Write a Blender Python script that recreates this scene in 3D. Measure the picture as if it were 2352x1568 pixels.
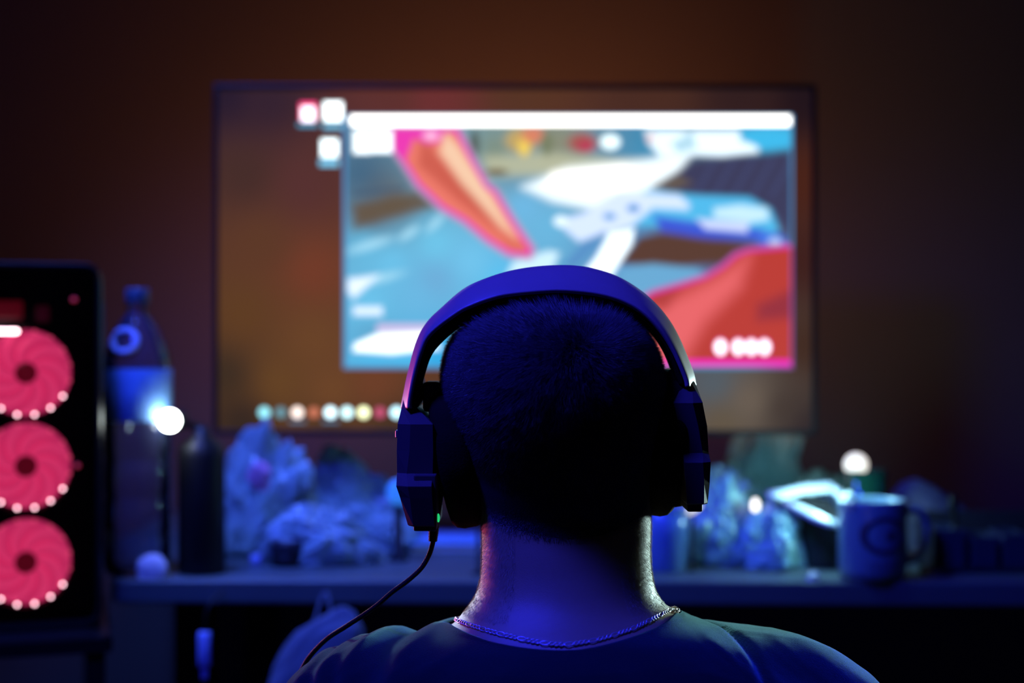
import bpy, bmesh, math, random
import numpy as np
from mathutils import Vector, Matrix, noise

random.seed(7)
rng = np.random.default_rng(7)
for o in list(bpy.data.objects):
    bpy.data.objects.remove(o)
SC = bpy.context.scene
COL = SC.collection
PI = math.pi

# ------------------------------------------------------------------ camera, world, lights, exposure
ZC = 1.13                      # camera height
F = 50.0 / 36.0 * 2352.0       # focal length in pixels


def P(px, py, d):
    """point that the lens sees at pixel (px, py), d metres in front of it"""
    return Vector(((px - 1176) / F * d, d, ZC - (py - 784) / F * d))


cam_d = bpy.data.cameras.new('camera')
cam_d.lens = 50
cam_d.sensor_width = 36
cam_d.clip_start = 0.05
cam_d.dof.use_dof = True
cam_d.dof.focus_distance = 1.045
cam_d.dof.aperture_fstop = 2.9
cam = bpy.data.objects.new('camera', cam_d)
cam.location = (0, 0, ZC)
cam.rotation_euler = (PI / 2, 0, 0)
COL.objects.link(cam)
SC.camera = cam

world = bpy.data.worlds.new('night')
SC.world = world
world.use_nodes = True
world.node_tree.nodes['Background'].inputs[0].default_value = (0.10, 0.12, 0.6, 1)
world.node_tree.nodes['Background'].inputs[1].default_value = 0.004

SC.view_settings.view_transform = 'Standard'
SC.view_settings.look = 'None'
SC.view_settings.gamma = 1
SC.view_settings.use_curve_mapping = False
SC.view_settings.exposure = 0.0


def light(name, kind, loc, target, energy, color, size=0.3, size_y=None, spread=None):
    l = bpy.data.lights.new(name, kind)
    l.energy = energy
    l.color = color
    if kind == 'AREA':
        l.size = size
        if size_y:
            l.shape = 'RECTANGLE'
            l.size_y = size_y
        if spread:
            l.spread = spread
    elif kind == 'SPOT':
        l.shadow_soft_size = size
        l.spot_size = spread or 1.2
        l.spot_blend = 0.6
    else:
        l.shadow_soft_size = size
    o = bpy.data.objects.new(name, l)
    o.location = loc
    if target is not None:
        o.rotation_euler = (Vector(target) - Vector(loc)).to_track_quat('-Z', 'Y').to_euler()
    COL.objects.link(o)
    return o


# ceiling mounted blue strip behind and left of the player
light('blue_room_light', 'AREA', (-0.70, 0.72, 2.45), (0.04, 1.08, 1.0), 9.5, (0.020, 0.024, 1.0), 0.30, None, 1.5)
# wide dim blue light over the desk
light('blue_desk_light', 'AREA', (-0.65, 1.55, 2.45), (-0.28, 2.0, 0.8), 5.5, (0.07, 0.15, 1.0), 0.35, None, 1.05)
# unseen warm lights added behind the television for the glow on the wall
TVD = 2.14
WALLY = 2.62
for (x, z, e) in ((-0.22, ZC + 0.30, .36), (0.12, ZC + 0.32, .60), (-0.36, ZC + 0.0, .42), (0.38, ZC + 0.02, 0.22)):
    light('warm_back_light', 'AREA', (x, TVD + 0.10, z), (x * 1.3, WALLY, z + 0.12), e, (1.0, 0.33, 0.13), 0.3)
# dim blue lights added out of frame to tint the far wall corners
light('blue_corner_light', 'AREA', (-2.0, 1.7, 2.40), (-1.45, WALLY, 1.75), 0.55, (0.04, 0.03, 1.0), 0.3)
light('blue_corner_light', 'AREA', (2.1, 1.7, 2.20), (1.75, WALLY, 1.4), 0.35, (0.02, 0.03, 1.0), 0.3)
# two desk lamps (bulbs built further down), plus unseen rim and tray lights
LAMP_L = P(392, 965, 1.87)
LAMP_R = P(1966, 1067, 2.02)
light('left_lamp_light', 'SPOT', LAMP_L + Vector((0.0, -0.035, 0.0)), P(1060, 1400, 1.07), 11.0, (0.55, 0.78, 1.0), 0.04, None, 0.36)
light('right_unseen_light', 'SPOT', (0.93, 2.08, 1.03), P(1580, 1370, 1.06), 84, (0.66, 1.0, 0.98), 0.11, None, 0.42)  # unseen light out of frame, rims the neck and right shoulder
light('tray_fill_light', 'POINT', LAMP_R + Vector((-0.065, -0.125, 0.0)), None, 1.0, (0.42, 0.92, 1.0), 0.02)  # added in front of the globe lamp to brighten the tray
light('fan_glow', 'AREA', P(60, 1075, 1.70), P(900, 1100, 1.2), 0.30, (1.0, 0.12, 0.35), 0.2, 0.35, 0.9)

# ------------------------------------------------------------------ materials
MATS = {}


def mat(name, color, rough=0.5, metal=0.0, var=0.12, scale=30.0, bump=0.0, bscale=200.0, sheen=0.0,
        emit=None, estr=0.0, alpha=None, coat=0.0, spec=0.5, trans=0.0, subs=0.0):
    if name in MATS:
        return MATS[name]
    m = bpy.data.materials.new(name)
    m.use_nodes = True
    nt = m.node_tree
    b = nt.nodes['Principled BSDF']
    b.inputs['Roughness'].default_value = rough
    b.inputs['Metallic'].default_value = metal
    b.inputs['Specular IOR Level'].default_value = spec
    b.inputs['Coat Weight'].default_value = coat
    b.inputs['Sheen Weight'].default_value = sheen
    b.inputs['Transmission Weight'].default_value = trans
    if subs:
        b.inputs['Subsurface Weight'].default_value = subs
        b.inputs['Subsurface Scale'].default_value = 0.005
    tc = nt.nodes.new('ShaderNodeTexCoord')
    nz = nt.nodes.new('ShaderNodeTexNoise')
    nz.inputs['Scale'].default_value = scale
    nz.inputs['Detail'].default_value = 4
    nt.links.new(tc.outputs['Object'], nz.inputs['Vector'])
    mx = nt.nodes.new('ShaderNodeMix')
    mx.data_type = 'RGBA'
    c = color
    mx.inputs[6].default_value = (c[0] * (1 - var), c[1] * (1 - var), c[2] * (1 - var), 1)
    mx.inputs[7].default_value = (min(1, c[0] * (1 + var)), min(1, c[1] * (1 + var)), min(1, c[2] * (1 + var)), 1)
    nt.links.new(nz.outputs['Fac'], mx.inputs[0])
    nt.links.new(mx.outputs[2], b.inputs['Base Color'])
    if bump:
        n2 = nt.nodes.new('ShaderNodeTexNoise')
        n2.inputs['Scale'].default_value = bscale
        n2.inputs['Detail'].default_value = 5
        nt.links.new(tc.outputs['Object'], n2.inputs['Vector'])
        bp = nt.nodes.new('ShaderNodeBump')
        bp.inputs['Strength'].default_value = bump
        bp.inputs['Distance'].default_value = 0.002
        nt.links.new(n2.outputs['Fac'], bp.inputs['Height'])
        nt.links.new(bp.outputs['Normal'], b.inputs['Normal'])
    if emit:
        b.inputs['Emission Color'].default_value = (*emit, 1)
        b.inputs['Emission Strength'].default_value = estr
    if alpha is not None:
        b.inputs['Alpha'].default_value = alpha
    MATS[name] = m
    return m


def clear_plastic(name, tint=(0.9, 0.95, 1.0), opacity=0.12, rough=0.08, body=(0.5, 0.6, 0.8)):
    """thin clear plastic: see-through with fresnel gloss and a little milkiness"""
    m = bpy.data.materials.new(name)
    m.use_nodes = True
    nt = m.node_tree
    nt.nodes.clear()
    out = nt.nodes.new('ShaderNodeOutputMaterial')
    tr = nt.nodes.new('ShaderNodeBsdfTransparent')
    tr.inputs[0].default_value = (*tint, 1)
    df = nt.nodes.new('ShaderNodeBsdfDiffuse')
    df.inputs[0].default_value = (*body, 1)
    gl = nt.nodes.new('ShaderNodeBsdfGlossy')
    gl.inputs['Roughness'].default_value = rough
    nz = nt.nodes.new('ShaderNodeTexNoise')
    nz.inputs['Scale'].default_value = 9
    mr = nt.nodes.new('ShaderNodeMapRange')
    mr.inputs[3].default_value = opacity * 0.5
    mr.inputs[4].default_value = opacity * 1.5
    nt.links.new(nz.outputs['Fac'], mr.inputs[0])
    m1 = nt.nodes.new('ShaderNodeMixShader')
    nt.links.new(mr.outputs[0], m1.inputs[0])
    nt.links.new(tr.outputs[0], m1.inputs[1])
    nt.links.new(df.outputs[0], m1.inputs[2])
    fr = nt.nodes.new('ShaderNodeFresnel')
    fr.inputs[0].default_value = 1.5
    m2 = nt.nodes.new('ShaderNodeMixShader')
    nt.links.new(fr.outputs[0], m2.inputs[0])
    nt.links.new(m1.outputs[0], m2.inputs[1])
    nt.links.new(gl.outputs[0], m2.inputs[2])
    nt.links.new(m2.outputs[0], out.inputs[0])
    return m


def glow(name, color, strength):
    m = bpy.data.materials.new(name)
    m.use_nodes = True
    nt = m.node_tree
    b = nt.nodes['Principled BSDF']
    b.inputs['Base Color'].default_value = (*[min(1, 0.5 * c) for c in color], 1)
    nz = nt.nodes.new('ShaderNodeTexNoise')
    nz.inputs['Scale'].default_value = 60
    mr = nt.nodes.new('ShaderNodeMapRange')
    mr.inputs[3].default_value = strength * 0.88
    mr.inputs[4].default_value = strength * 1.12
    nt.links.new(nz.outputs['Fac'], mr.inputs[0])
    nt.links.new(mr.outputs[0], b.inputs['Emission Strength'])
    b.inputs['Emission Color'].default_value = (*color, 1)
    return m


M_WALL = mat('painted_wall', (0.14, 0.115, 0.10), 0.85, var=0.06, scale=3, bump=0.2, bscale=60)
M_FLOOR = mat('floor_laminate', (0.09, 0.06, 0.045), 0.5, scale=8)
M_CEIL = mat('ceiling_paint', (0.5, 0.5, 0.5), 0.9)
M_DESK = mat('desk_laminate', (0.095, 0.13, 0.125), 0.42, var=0.1, scale=14, bump=0.1, bscale=90)
M_BLACK = mat('black_plastic', (0.010, 0.010, 0.011), 0.5, spec=0.3)
M_CASE = mat('black_steel', (0.010, 0.010, 0.012), 0.28, 0.2)
M_HP = mat('headset_plastic', (0.40, 0.26, 0.26), 0.38, var=0.05, scale=50, bump=0.03, bscale=900)
M_HPD = mat('headset_dark_plastic', (0.10, 0.07, 0.06), 0.5, var=0.1, spec=0.3)
M_PAD = mat('leatherette', (0.020, 0.013, 0.005), 0.85, bump=0.25, bscale=500, spec=0.08)
M_SKIN = mat('skin', (0.40, 0.27, 0.13), 0.46, var=0.07, scale=60, bump=0.16, bscale=1500, subs=0.08, spec=0.6)
M_HAIR = mat('hair', (0.16, 0.13, 0.125), 0.38, var=0.3, scale=300, spec=0.6)
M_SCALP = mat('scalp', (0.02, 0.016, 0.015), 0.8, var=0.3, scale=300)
M_FUZZ = mat('fine_hair', (0.45, 0.36, 0.28), 0.35, spec=0.8)
M_SHIRT = mat('tshirt_cotton', (0.016, 0.034, 0.030), 0.95, var=0.12, scale=40, bump=0.45, bscale=1400, spec=0.06, sheen=0.8)
M_SHIRT.node_tree.nodes['Principled BSDF'].inputs['Sheen Tint'].default_value = (0.35, 0.85, 1.0, 1)  # cyan sheen put in to brighten the rim along the shoulders
M_SHIRT.node_tree.nodes['Principled BSDF'].inputs['Sheen Roughness'].default_value = 0.35
M_METAL = mat('silver', (0.75, 0.75, 0.78), 0.38, 0.55)
M_WHITEP = mat('white_paper', (0.78, 0.78, 0.76), 0.7)
M_GLOSSW = mat('glossy_white', (0.72, 0.74, 0.76), 0.18, coat=0.4)
M_MUG = mat('mug_ceramic', (0.16, 0.26, 0.36), 0.25, coat=0.3, var=0.03)
M_PRINT = mat('mug_print', (0.06, 0.04, 0.10), 0.4)
M_BAG = mat('crumpled_plastic_film', (0.34, 0.50, 0.48), 0.3, var=0.25, scale=18, spec=0.7, bump=0.5, bscale=70)
M_BAGC = mat('cyan_tinted_film', (0.30, 0.55, 0.60), 0.3, var=0.3, scale=18, spec=0.7, bump=0.5, bscale=70)
M_BAGP = mat('pink_highlight_paint', (0.80, 0.35, 0.55), 0.5, var=0.15)
M_CLOTH = mat('pale_cloth', (0.12, 0.15, 0.20), 0.9, var=0.1, bump=0.3)
M_GREEN = mat('green_glass', (0.010, 0.08, 0.045), 0.12, trans=0.35, coat=0.5)
M_TUMB = mat('blue_tumbler_plastic', (0.18, 0.35, 0.75), 0.25, coat=0.3, trans=0.2)
M_JEAN = mat('denim', (0.02, 0.025, 0.05), 0.9, bump=0.2)
M_CABLE = mat('cable_sleeve', (0.012, 0.011, 0.010), 0.6, spec=0.2, bump=0.6, bscale=1500)
M_CLEAR = clear_plastic('clear_bottle_plastic', (0.80, 0.88, 0.98), 0.06, 0.06, (0.3, 0.4, 0.9))
M_GLASS = clear_plastic('tinted_panel', (0.86, 0.82, 0.86), 0.01, 0.05, (0.05, 0.05, 0.05))

# ------------------------------------------------------------------ mesh helpers


def tag(o, label=None, cat=None, group=None, kind=None):
    if label:
        o['label'] = label
    if cat:
        o['category'] = cat
    if group:
        o['group'] = group
    if kind:
        o['kind'] = kind
    return o


def empty(name, loc=(0, 0, 0), rz=0.0, label=None, cat=None, group=None):
    o = bpy.data.objects.new(name, None)
    o.empty_display_size = 0.05
    o.location = loc
    o.rotation_euler = (0, 0, rz)
    COL.objects.link(o)
    tag(o, label, cat, group)
    return o


def world_loc(o):
    v = Vector(o.location)
    p = o.parent
    while p:
        v = v + Vector(p.location)
        p = p.parent
    return v


def obj(name, vf, material, parent=None, smooth=True, local=False):
    """vf = (verts, faces); vertices in world space unless local (then in the parent's space)"""
    verts, faces = vf
    v = np.array([tuple(p) for p in verts], dtype=np.float64) if not isinstance(verts, np.ndarray) else verts
    lo, hi = v.min(0), v.max(0)
    c = np.array(((lo[0] + hi[0]) / 2, (lo[1] + hi[1]) / 2, lo[2]))
    me = bpy.data.meshes.new(name)
    me.from_pydata((v - c).tolist(), [], faces)
    me.validate()
    me.update()
    if smooth:
        me.polygons.foreach_set('use_smooth', [True] * len(me.polygons))
    me.materials.append(material)
    o = bpy.data.objects.new(name, me)
    COL.objects.link(o)
    loc = Vector(c)
    if parent is not None:
        o.parent = parent
        if not local:
            loc = loc - world_loc(parent)
    o.location = loc
    return o


def join(*vfs):
    V, Fc, n = [], [], 0
    for v, f in vfs:
        v = [tuple(p) for p in v]
        V += v
        Fc += [tuple(i + n for i in q) for q in f]
        n += len(v)
    return V, Fc


def from_bm(bm):
    bm.verts.index_update()
    r = ([v.co.copy() for v in bm.verts], [tuple(v.index for v in f.verts) for f in bm.faces])
    bm.free()
    return r


def box(x0, x1, y0, y1, z0, z1, bev=0.003, seg=2):
    bm = bmesh.new()
    bmesh.ops.create_cube(bm, size=1)
    for v in bm.verts:
        v.co = Vector(((v.co.x + 0.5) * (x1 - x0) + x0, (v.co.y + 0.5) * (y1 - y0) + y0, (v.co.z + 0.5) * (z1 - z0) + z0))
    if bev > 0:
        bmesh.ops.bevel(bm, geom=list(bm.edges), offset=bev, segments=seg, affect='EDGES', profile=0.5)
    return from_bm(bm)


def rot(vf, rx=0, ry=0, rz=0, at=(0, 0, 0), to=None):
    at = Vector(at)
    m = Matrix.Rotation(rz, 3, 'Z') @ Matrix.Rotation(ry, 3, 'Y') @ Matrix.Rotation(rx, 3, 'X')
    to = Vector(to) if to is not None else at
    return [m @ (Vector(p) - at) + to for p in vf[0]], vf[1]


def lathe(profile, c=(0, 0, 0), n=40, cap=True):
    V, Fc = [], []
    for r, z in profile:
        for i in range(n):
            a = 2 * PI * i / n
            V.append((c[0] + r * math.cos(a), c[1] + r * math.sin(a), c[2] + z))
    for k in range(len(profile) - 1):
        for i in range(n):
            j = (i + 1) % n
            Fc.append((k * n + i, k * n + j, (k + 1) * n + j, (k + 1) * n + i))
    if cap:
        Fc.append(tuple(reversed(range(n))))
        Fc.append(tuple(range((len(profile) - 1) * n, len(profile) * n)))
    return V, Fc


def loft(rings, closed=True, cap=True):
    n = len(rings[0])
    V = [tuple(p) for r in rings for p in r]
    Fc = []
    for k in range(len(rings) - 1):
        for i in range(n if closed else n - 1):
            j = (i + 1) % n
            Fc.append((k * n + i, k * n + j, (k + 1) * n + j, (k + 1) * n + i))
    if cap and closed:
        Fc.append(tuple(reversed(range(n))))
        Fc.append(tuple(range((len(rings) - 1) * n, len(rings) * n)))
    return V, Fc


def smooth_path(pts, n):
    """Catmull-Rom through pts"""
    p = [Vector(q) for q in pts]
    p = [p[0] * 2 - p[1]] + p + [p[-1] * 2 - p[-2]]
    segs = len(p) - 3
    out = []
    for i in range(n):
        t = i / (n - 1) * segs
        k = min(int(t), segs - 1)
        u = t - k
        a, b, c, d = p[k], p[k + 1], p[k + 2], p[k + 3]
        out.append(0.5 * ((2 * b) + (c - a) * u + (2 * a - 5 * b + 4 * c - d) * u * u + (3 * b - a - 3 * c + d) * u ** 3))
    return out


def tube(pts, r, n=8, cap=True):
    pts = [Vector(p) for p in pts]
    rings = []
    up = None
    for i, p in enumerate(pts):
        t = (pts[min(i + 1, len(pts) - 1)] - pts[max(i - 1, 0)]).normalized()
        if up is None:
            up = t.orthogonal().normalized()
        up = (up - t * up.dot(t)).normalized()
        s = t.cross(up)
        rr = r[i] if isinstance(r, (list, tuple)) else r
        rings.append([p + (up * math.cos(2 * PI * k / n) + s * math.sin(2 * PI * k / n)) * rr for k in range(n)])
    return loft(rings, True, cap)


def capsule(pts, radii, n=14, sub=10):
    """tapered limb with rounded ends"""
    path = smooth_path(pts, sub * (len(pts) - 1) + 1)
    rr = np.interp(np.linspace(0, len(pts) - 1, len(path)), range(len(pts)), radii).tolist()
    t0 = (path[0] - path[1]).normalized()
    t1 = (path[-1] - path[-2]).normalized()
    A, B, ra, rb = [], [], [], []
    for k in range(1, 5):
        a = k / 4.2 * PI / 2
        A.insert(0, path[0] + t0 * rr[0] * math.sin(a)); ra.insert(0, rr[0] * math.cos(a))
        B.append(path[-1] + t1 * rr[-1] * math.sin(a)); rb.append(rr[-1] * math.cos(a))
    return tube(A + path + B, ra + rr + rb, n)


def ellipsoid(c, r, n=20, m=12, e=None):
    rings = []
    for k in range(1, m):
        a = -PI / 2 + PI * k / m
        rings.append([(c[0] + r[0] * math.cos(a) * math.cos(2 * PI * i / n), c[1] + r[1] * math.cos(a) * math.sin(2 * PI * i / n),
                       c[2] + r[2] * math.sin(a)) for i in range(n)])
    return loft(rings)


def crumple(c, r, seed, amp=0.30, freq=2.2, sub=5, flat=0.25, pull=None):
    """crumpled sheet / bag: faceted, ridged, standing on a flat base. c = base centre"""
    bm = bmesh.new()
    bmesh.ops.create_icosphere(bm, subdivisions=sub, radius=1)
    off = Vector((seed * 3.1, seed * 1.7, seed * 0.9))
    for v in bm.verts:
        p = v.co.copy()
        q = p * freq + off
        q = q + Vector(noise.noise_vector(q * 0.7)) * 0.5
        d = noise.voronoi(q)[0]
        ridge = d[1] - d[0]
        n1 = noise.noise(p * 1.3 + off)
        n2 = noise.voronoi(q * 2.3)[0]
        k = 1 + amp * (0.9 * n1 + 0.75 * (ridge - 0.35)) + amp * 0.3 * (n2[1] - n2[0] - 0.3)
        p = p * k
        z = p.z
        if z < -flat:
            z = -flat + (z + flat) * 0.06
        v.co = Vector((p.x * r[0], p.y * r[1], (z + flat) * r[2])) + Vector(c)
        if pull:
            hh = (z + flat) / (1 + flat)
            v.co += Vector(pull) * max(0, hh) ** 1.5
    zmin = min(v.co.z for v in bm.verts)
    for v in bm.verts:
        v.co.z += c[2] - zmin
    return from_bm(bm)


# ------------------------------------------------------------------ room shell
def plane_box(name, *a):
    o = obj(name, box(*a, bev=0), M_WALL, smooth=False)
    tag(o, kind='structure')
    return o


plane_box('wall_back', -2.6, 2.6, WALLY, WALLY + 0.1, 0, 2.55)
plane_box('wall_left', -2.7, -2.6, -1.8, WALLY + 0.1, 0, 2.55)
plane_box('wall_right', 2.6, 2.7, -1.8, WALLY + 0.1, 0, 2.55)
plane_box('wall_front', -2.7, 2.7, -1.9, -1.8, 0, 2.55)
fl = obj('floor', box(-2.7, 2.7, -1.9, WALLY + 0.1, -0.1, 0, bev=0), M_FLOOR, smooth=False); tag(fl, kind='structure')
ce = obj('ceiling', box(-2.7, 2.7, -1.9, WALLY + 0.1, 2.55, 2.65, bev=0), M_CEIL, smooth=False); tag(ce, kind='structure')
bb = obj('baseboard_back', box(-2.6, 2.6, WALLY - 0.015, WALLY, 0, 0.09, bev=0.003), M_WHITEP, smooth=False); tag(bb, kind='structure')

# ------------------------------------------------------------------ desk
DZ = ZC - 0.31                 # desk top height
desk = empty('desk', (0.2, 2.2, 0), label='long bluish grey desk with a rounded front left corner', cat='desk')


def desk_outline():
    pts = []
    yb = WALLY - 0.02
    pts.append((1.35, yb)); pts.append((-0.625, yb)); pts.append((-0.62, 2.22))
    cx, cy, r = -0.527 + 0.03, 1.845 + 0.03, 0.03
    for k in range(9):
        a = PI + (PI / 2) * k / 8
        pts.append((cx + r * math.cos(a), cy + r * math.sin(a)))
    for x in np.linspace(-0.40, 1.35, 24):
        pts.append((x, 1.845 - 0.012 * math.sin((x + 0.4) / 1.75 * PI) - 0.02 * max(0, (x - 0.2))))
    return pts


ol = desk_outline()
e = 0.004
rings = []
cxm, cym = 0.3, 2.2
for z, s in ((DZ - 0.030, 0.004), (DZ - 0.027, 0), (DZ - 0.004, 0), (DZ - 0.001, 0.002), (DZ, 0.005)):
    rings.append([(x + (cxm - x) * s, y + (cym - y) * s, z) for x, y in ol])
obj('desktop', loft(rings), M_DESK, desk, smooth=False)
for (x, y) in ((-0.44, 1.98), (-0.44, 2.5), (1.2, 1.98), (1.2, 2.5)):
    obj('leg', box(x - 0.025, x + 0.025, y - 0.025, y + 0.025, 0, DZ - 0.03), M_BLACK, desk, smooth=False)
obj('crossbar', box(-0.42, 1.18, 2.49, 2.52, 0.3, 0.36), M_BLACK, desk, smooth=False)

# ------------------------------------------------------------------ television
tv = empty('television', P(1183, 985, TVD + 0.03), label='wide television showing a bright game window, standing behind the player', cat='television')
x0, x1 = P(502, 0, TVD).x, P(1864, 0, TVD).x
z1, z0 = P(0, 205, TVD).z, P(0, 987, TVD).z
NX, NY = 560, 322
gx = np.linspace(502, 1864, NX)
gy = np.linspace(205, 987, NY)
X, Y = np.meshgrid(gx, gy)


def lin(c):
    c = np.array(c, dtype=float) / 255.0
    return np.where(c <= 0.04045, c / 12.92, ((c + 0.055) / 1.055) ** 2.4)


def sm(a, b, x):
    t = np.clip((x - a) / (b - a + 1e-9), 0, 1)
    return t * t * (3 - 2 * t)


def poly_sd(pts):
    """signed distance (negative inside) of every grid point to a polygon"""
    pts = np.array(pts, float)
    n = len(pts)
    d = np.full(X.shape, 1e9)
    ins = np.zeros(X.shape, bool)
    for i in range(n):
        a, b = pts[i], pts[(i + 1) % n]
        e = b - a
        wx, wy = X - a[0], Y - a[1]
        t = np.clip((wx * e[0] + wy * e[1]) / (e @ e + 1e-9), 0, 1)
        d = np.minimum(d, (wx - e[0] * t) ** 2 + (wy - e[1] * t) ** 2)
        c = (a[1] > Y) != (b[1] > Y)
        xi = (b[0] - a[0]) * (Y - a[1]) / (b[1] - a[1] + 1e-9) + a[0]
        ins ^= c & (X < xi)
    d = np.sqrt(d)
    return np.where(ins, -d, d)


img = np.zeros((NY, NX, 3))


def idw(samples, p=2.5):
    w = 0
    acc = 0
    for x, y, c in samples:
        k = 1.0 / (((X - x) ** 2 + (Y - y) ** 2) + 900) ** (p / 2)
        w = w + k
        acc = acc + k[..., None] * lin(c)
    return acc / w[..., None]


img[:] = 1.22 * idw([(520, 220, (34, 20, 24)), (620, 230, (46, 27, 26)), (560, 400, (62, 38, 16)), (700, 420, (78, 42, 28)),
              (600, 560, (84, 50, 14)), (720, 620, (104, 52, 18)), (560, 720, (86, 54, 8)), (720, 780, (96, 60, 18)),
              (520, 860, (52, 38, 10)), (640, 880, (92, 60, 14)), (760, 900, (100, 62, 20)), (860, 880, (100, 56, 22)),
              (560, 970, (44, 32, 10)), (760, 985, (64, 44, 14)), (900, 980, (60, 42, 14)), (900, 215, (84, 42, 28)),
              (1000, 225, (98, 42, 34)), (1200, 215, (78, 46, 24)), (1500, 215, (66, 38, 26)), (1700, 215, (44, 26, 24)),
              (1850, 230, (28, 16, 20)), (1850, 420, (66, 30, 16)), (1850, 600, (56, 26, 18)), (1850, 800, (58, 34, 18)),
              (1640, 880, (74, 84, 92)), (1720, 920, (98, 84, 70)), (1800, 940, (58, 44, 34)), (1660, 970, (88, 74, 54)),
              (1850, 975, (40, 26, 24))])


def lay(mask, color, gain=1.0):
    global img
    m = mask[..., None]
    img = img * (1 - m) + lin(color) * gain * m


def poly(pts, color, soft=8, gain=1.0, a=1.0, clip=None):
    m = sm(soft, -soft, poly_sd(pts)) * a
    if clip is not None:
        m = m * clip
    lay(m, color, gain)


def ell(cx, cy, rx, ry, color, soft=0.3, gain=1.0, a=1.0, ang=0.0, clip=None):
    ca, sa = math.cos(ang), math.sin(ang)
    u = ((X - cx) * ca + (Y - cy) * sa) / rx
    v = (-(X - cx) * sa + (Y - cy) * ca) / ry
    m = sm(1 + soft, 1 - soft, np.sqrt(u * u + v * v)) * a
    if clip is not None:
        m = m * clip
    lay(m, color, gain)


def rect(a, b, c, d, color, soft=2, gain=1.0, al=1.0, clip=None):
    poly([(a, c), (b, c), (b, d), (a, d)], color, soft, gain, al, clip)


# the game window
WIN = ((X > 795) & (X < 1817) & (Y > 264) & (Y < 840)).astype(float)
base = idw([(830, 400, (62, 100, 128)), (860, 430, (80, 98, 112)), (900, 460, (106, 88, 62)), (850, 500, (96, 84, 74)),
            (840, 560, (104, 196, 236)), (900, 600, (110, 200, 240)), (1000, 560, (112, 204, 240)), (960, 680, (108, 186, 228)),
            (850, 700, (110, 200, 240)), (1000, 640, (112, 170, 214)), (1080, 600, (116, 200, 240)), (1040, 420, (110, 180, 210)),
            (1180, 400, (110, 150, 170)), (1200, 470, (112, 190, 236)), (1260, 520, (108, 186, 226)), (1150, 640, (90, 196, 244)),
            (1140, 350, (132, 142, 112)), (1280, 330, (142, 140, 108)), (1500, 330, (60, 140, 180)), (1700, 380, (66, 62, 92)),
            (1780, 420, (62, 66, 104)), (1600, 400, (70, 74, 90)), (1560, 440, (96, 84, 72)), (1500, 380, (80, 160, 200)),
            (1760, 320, (70, 190, 236)), (1600, 520, (70, 90, 220)), (1560, 575, (86, 60, 52)), (1650, 580, (88, 56, 50)),
            (1480, 640, (110, 170, 210)), (1560, 640, (108, 170, 215)), (1420, 590, (90, 150, 210)), (860, 770, (96, 160, 196)),
            (860, 835, (80, 190, 240)), (930, 835, (80, 190, 240)), (1010, 820, (40, 170, 232)), (1790, 560, (80, 80, 110))])
img = img * (1 - WIN[..., None]) + base * WIN[..., None]
W = WIN
poly([(810, 470), (960, 440), (1010, 475), (900, 500), (815, 525)], (102, 84, 56), 14, a=0.9, clip=W)
poly([(810, 440), (930, 428), (930, 436), (810, 450)], (70, 90, 110), 5, a=0.8, clip=W)
for (cx, cy, rx, ry, an) in ((850, 562, 50, 11, -0.3), (940, 535, 26, 10, -0.6), (1000, 512, 26, 9, -0.8), (870, 640, 52, 10, -0.25)):
    ell(cx, cy, rx, ry, (170, 225, 248), 0.7, a=0.8, ang=an, clip=W)
# pale road, buildings and lights at the top of the game picture
poly([(1110, 360), (1250, 350), (1480, 370), (1420, 400), (1120, 405)], (188, 190, 158), 16, a=0.9, clip=W)
for (cx, cy, rx, ry, c) in ((1196, 322, 34, 26, (205, 170, 92)), (1204, 338, 14, 20, (250, 214, 92)), (1225, 310, 26, 18, (226, 130, 98)),
                            (1338, 328, 32, 22, (172, 80, 72)), (1345, 335, 18, 12, (190, 60, 88)), (1256, 330, 14, 26, (120, 128, 96)),
                            (1090, 330, 12, 30, (86, 96, 86)), (1140, 395, 26, 8, (110, 92, 60))):
    ell(cx, cy, rx, ry, c, 0.5, a=0.9, clip=W)
poly([(1200, 430), (1300, 385), (1480, 368), (1590, 345), (1560, 400), (1500, 440), (1450, 470), (1380, 485), (1270, 462)], (236, 248, 252), 16, 1.25, clip=W)
poly([(1270, 395), (1430, 380), (1500, 400), (1420, 440), (1250, 425)], (255, 250, 240), 12, 1.8, a=0.7, clip=W)
ell(1402, 326, 22, 17, (232, 252, 255), 0.3, 1.4, clip=W)
poly([(1482, 300), (1700, 300), (1702, 322), (1745, 330), (1740, 352), (1660, 360), (1600, 356), (1520, 362), (1490, 330)], (228, 246, 255), 9, 1.3, clip=W)
poly([(1540, 330), (1590, 300), (1600, 340), (1560, 352)], (110, 186, 214), 8, a=0.6, clip=W)
ell(1496, 318, 12, 10, (236, 170, 170), 0.6, a=0.6, clip=W)
poly([(1700, 300), (1817, 300), (1817, 338), (1750, 342), (1705, 320)], (66, 190, 240), 8, clip=W)
poly([(1590, 372), (1817, 345), (1817, 540), (1770, 480), (1600, 448), (1500, 430)], (62, 62, 92), 12, clip=W)
for k in range(5):
    a = 1600 + k * 44
    poly([(a + 40, 365), (a + 46, 365), (a, 450), (a - 8, 450)], (74, 84, 130), 8, a=0.5, clip=W)
poly([(1500, 428), (1560, 402), (1590, 420), (1540, 436)], (116, 100, 72), 10, a=0.7, clip=W)
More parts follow.
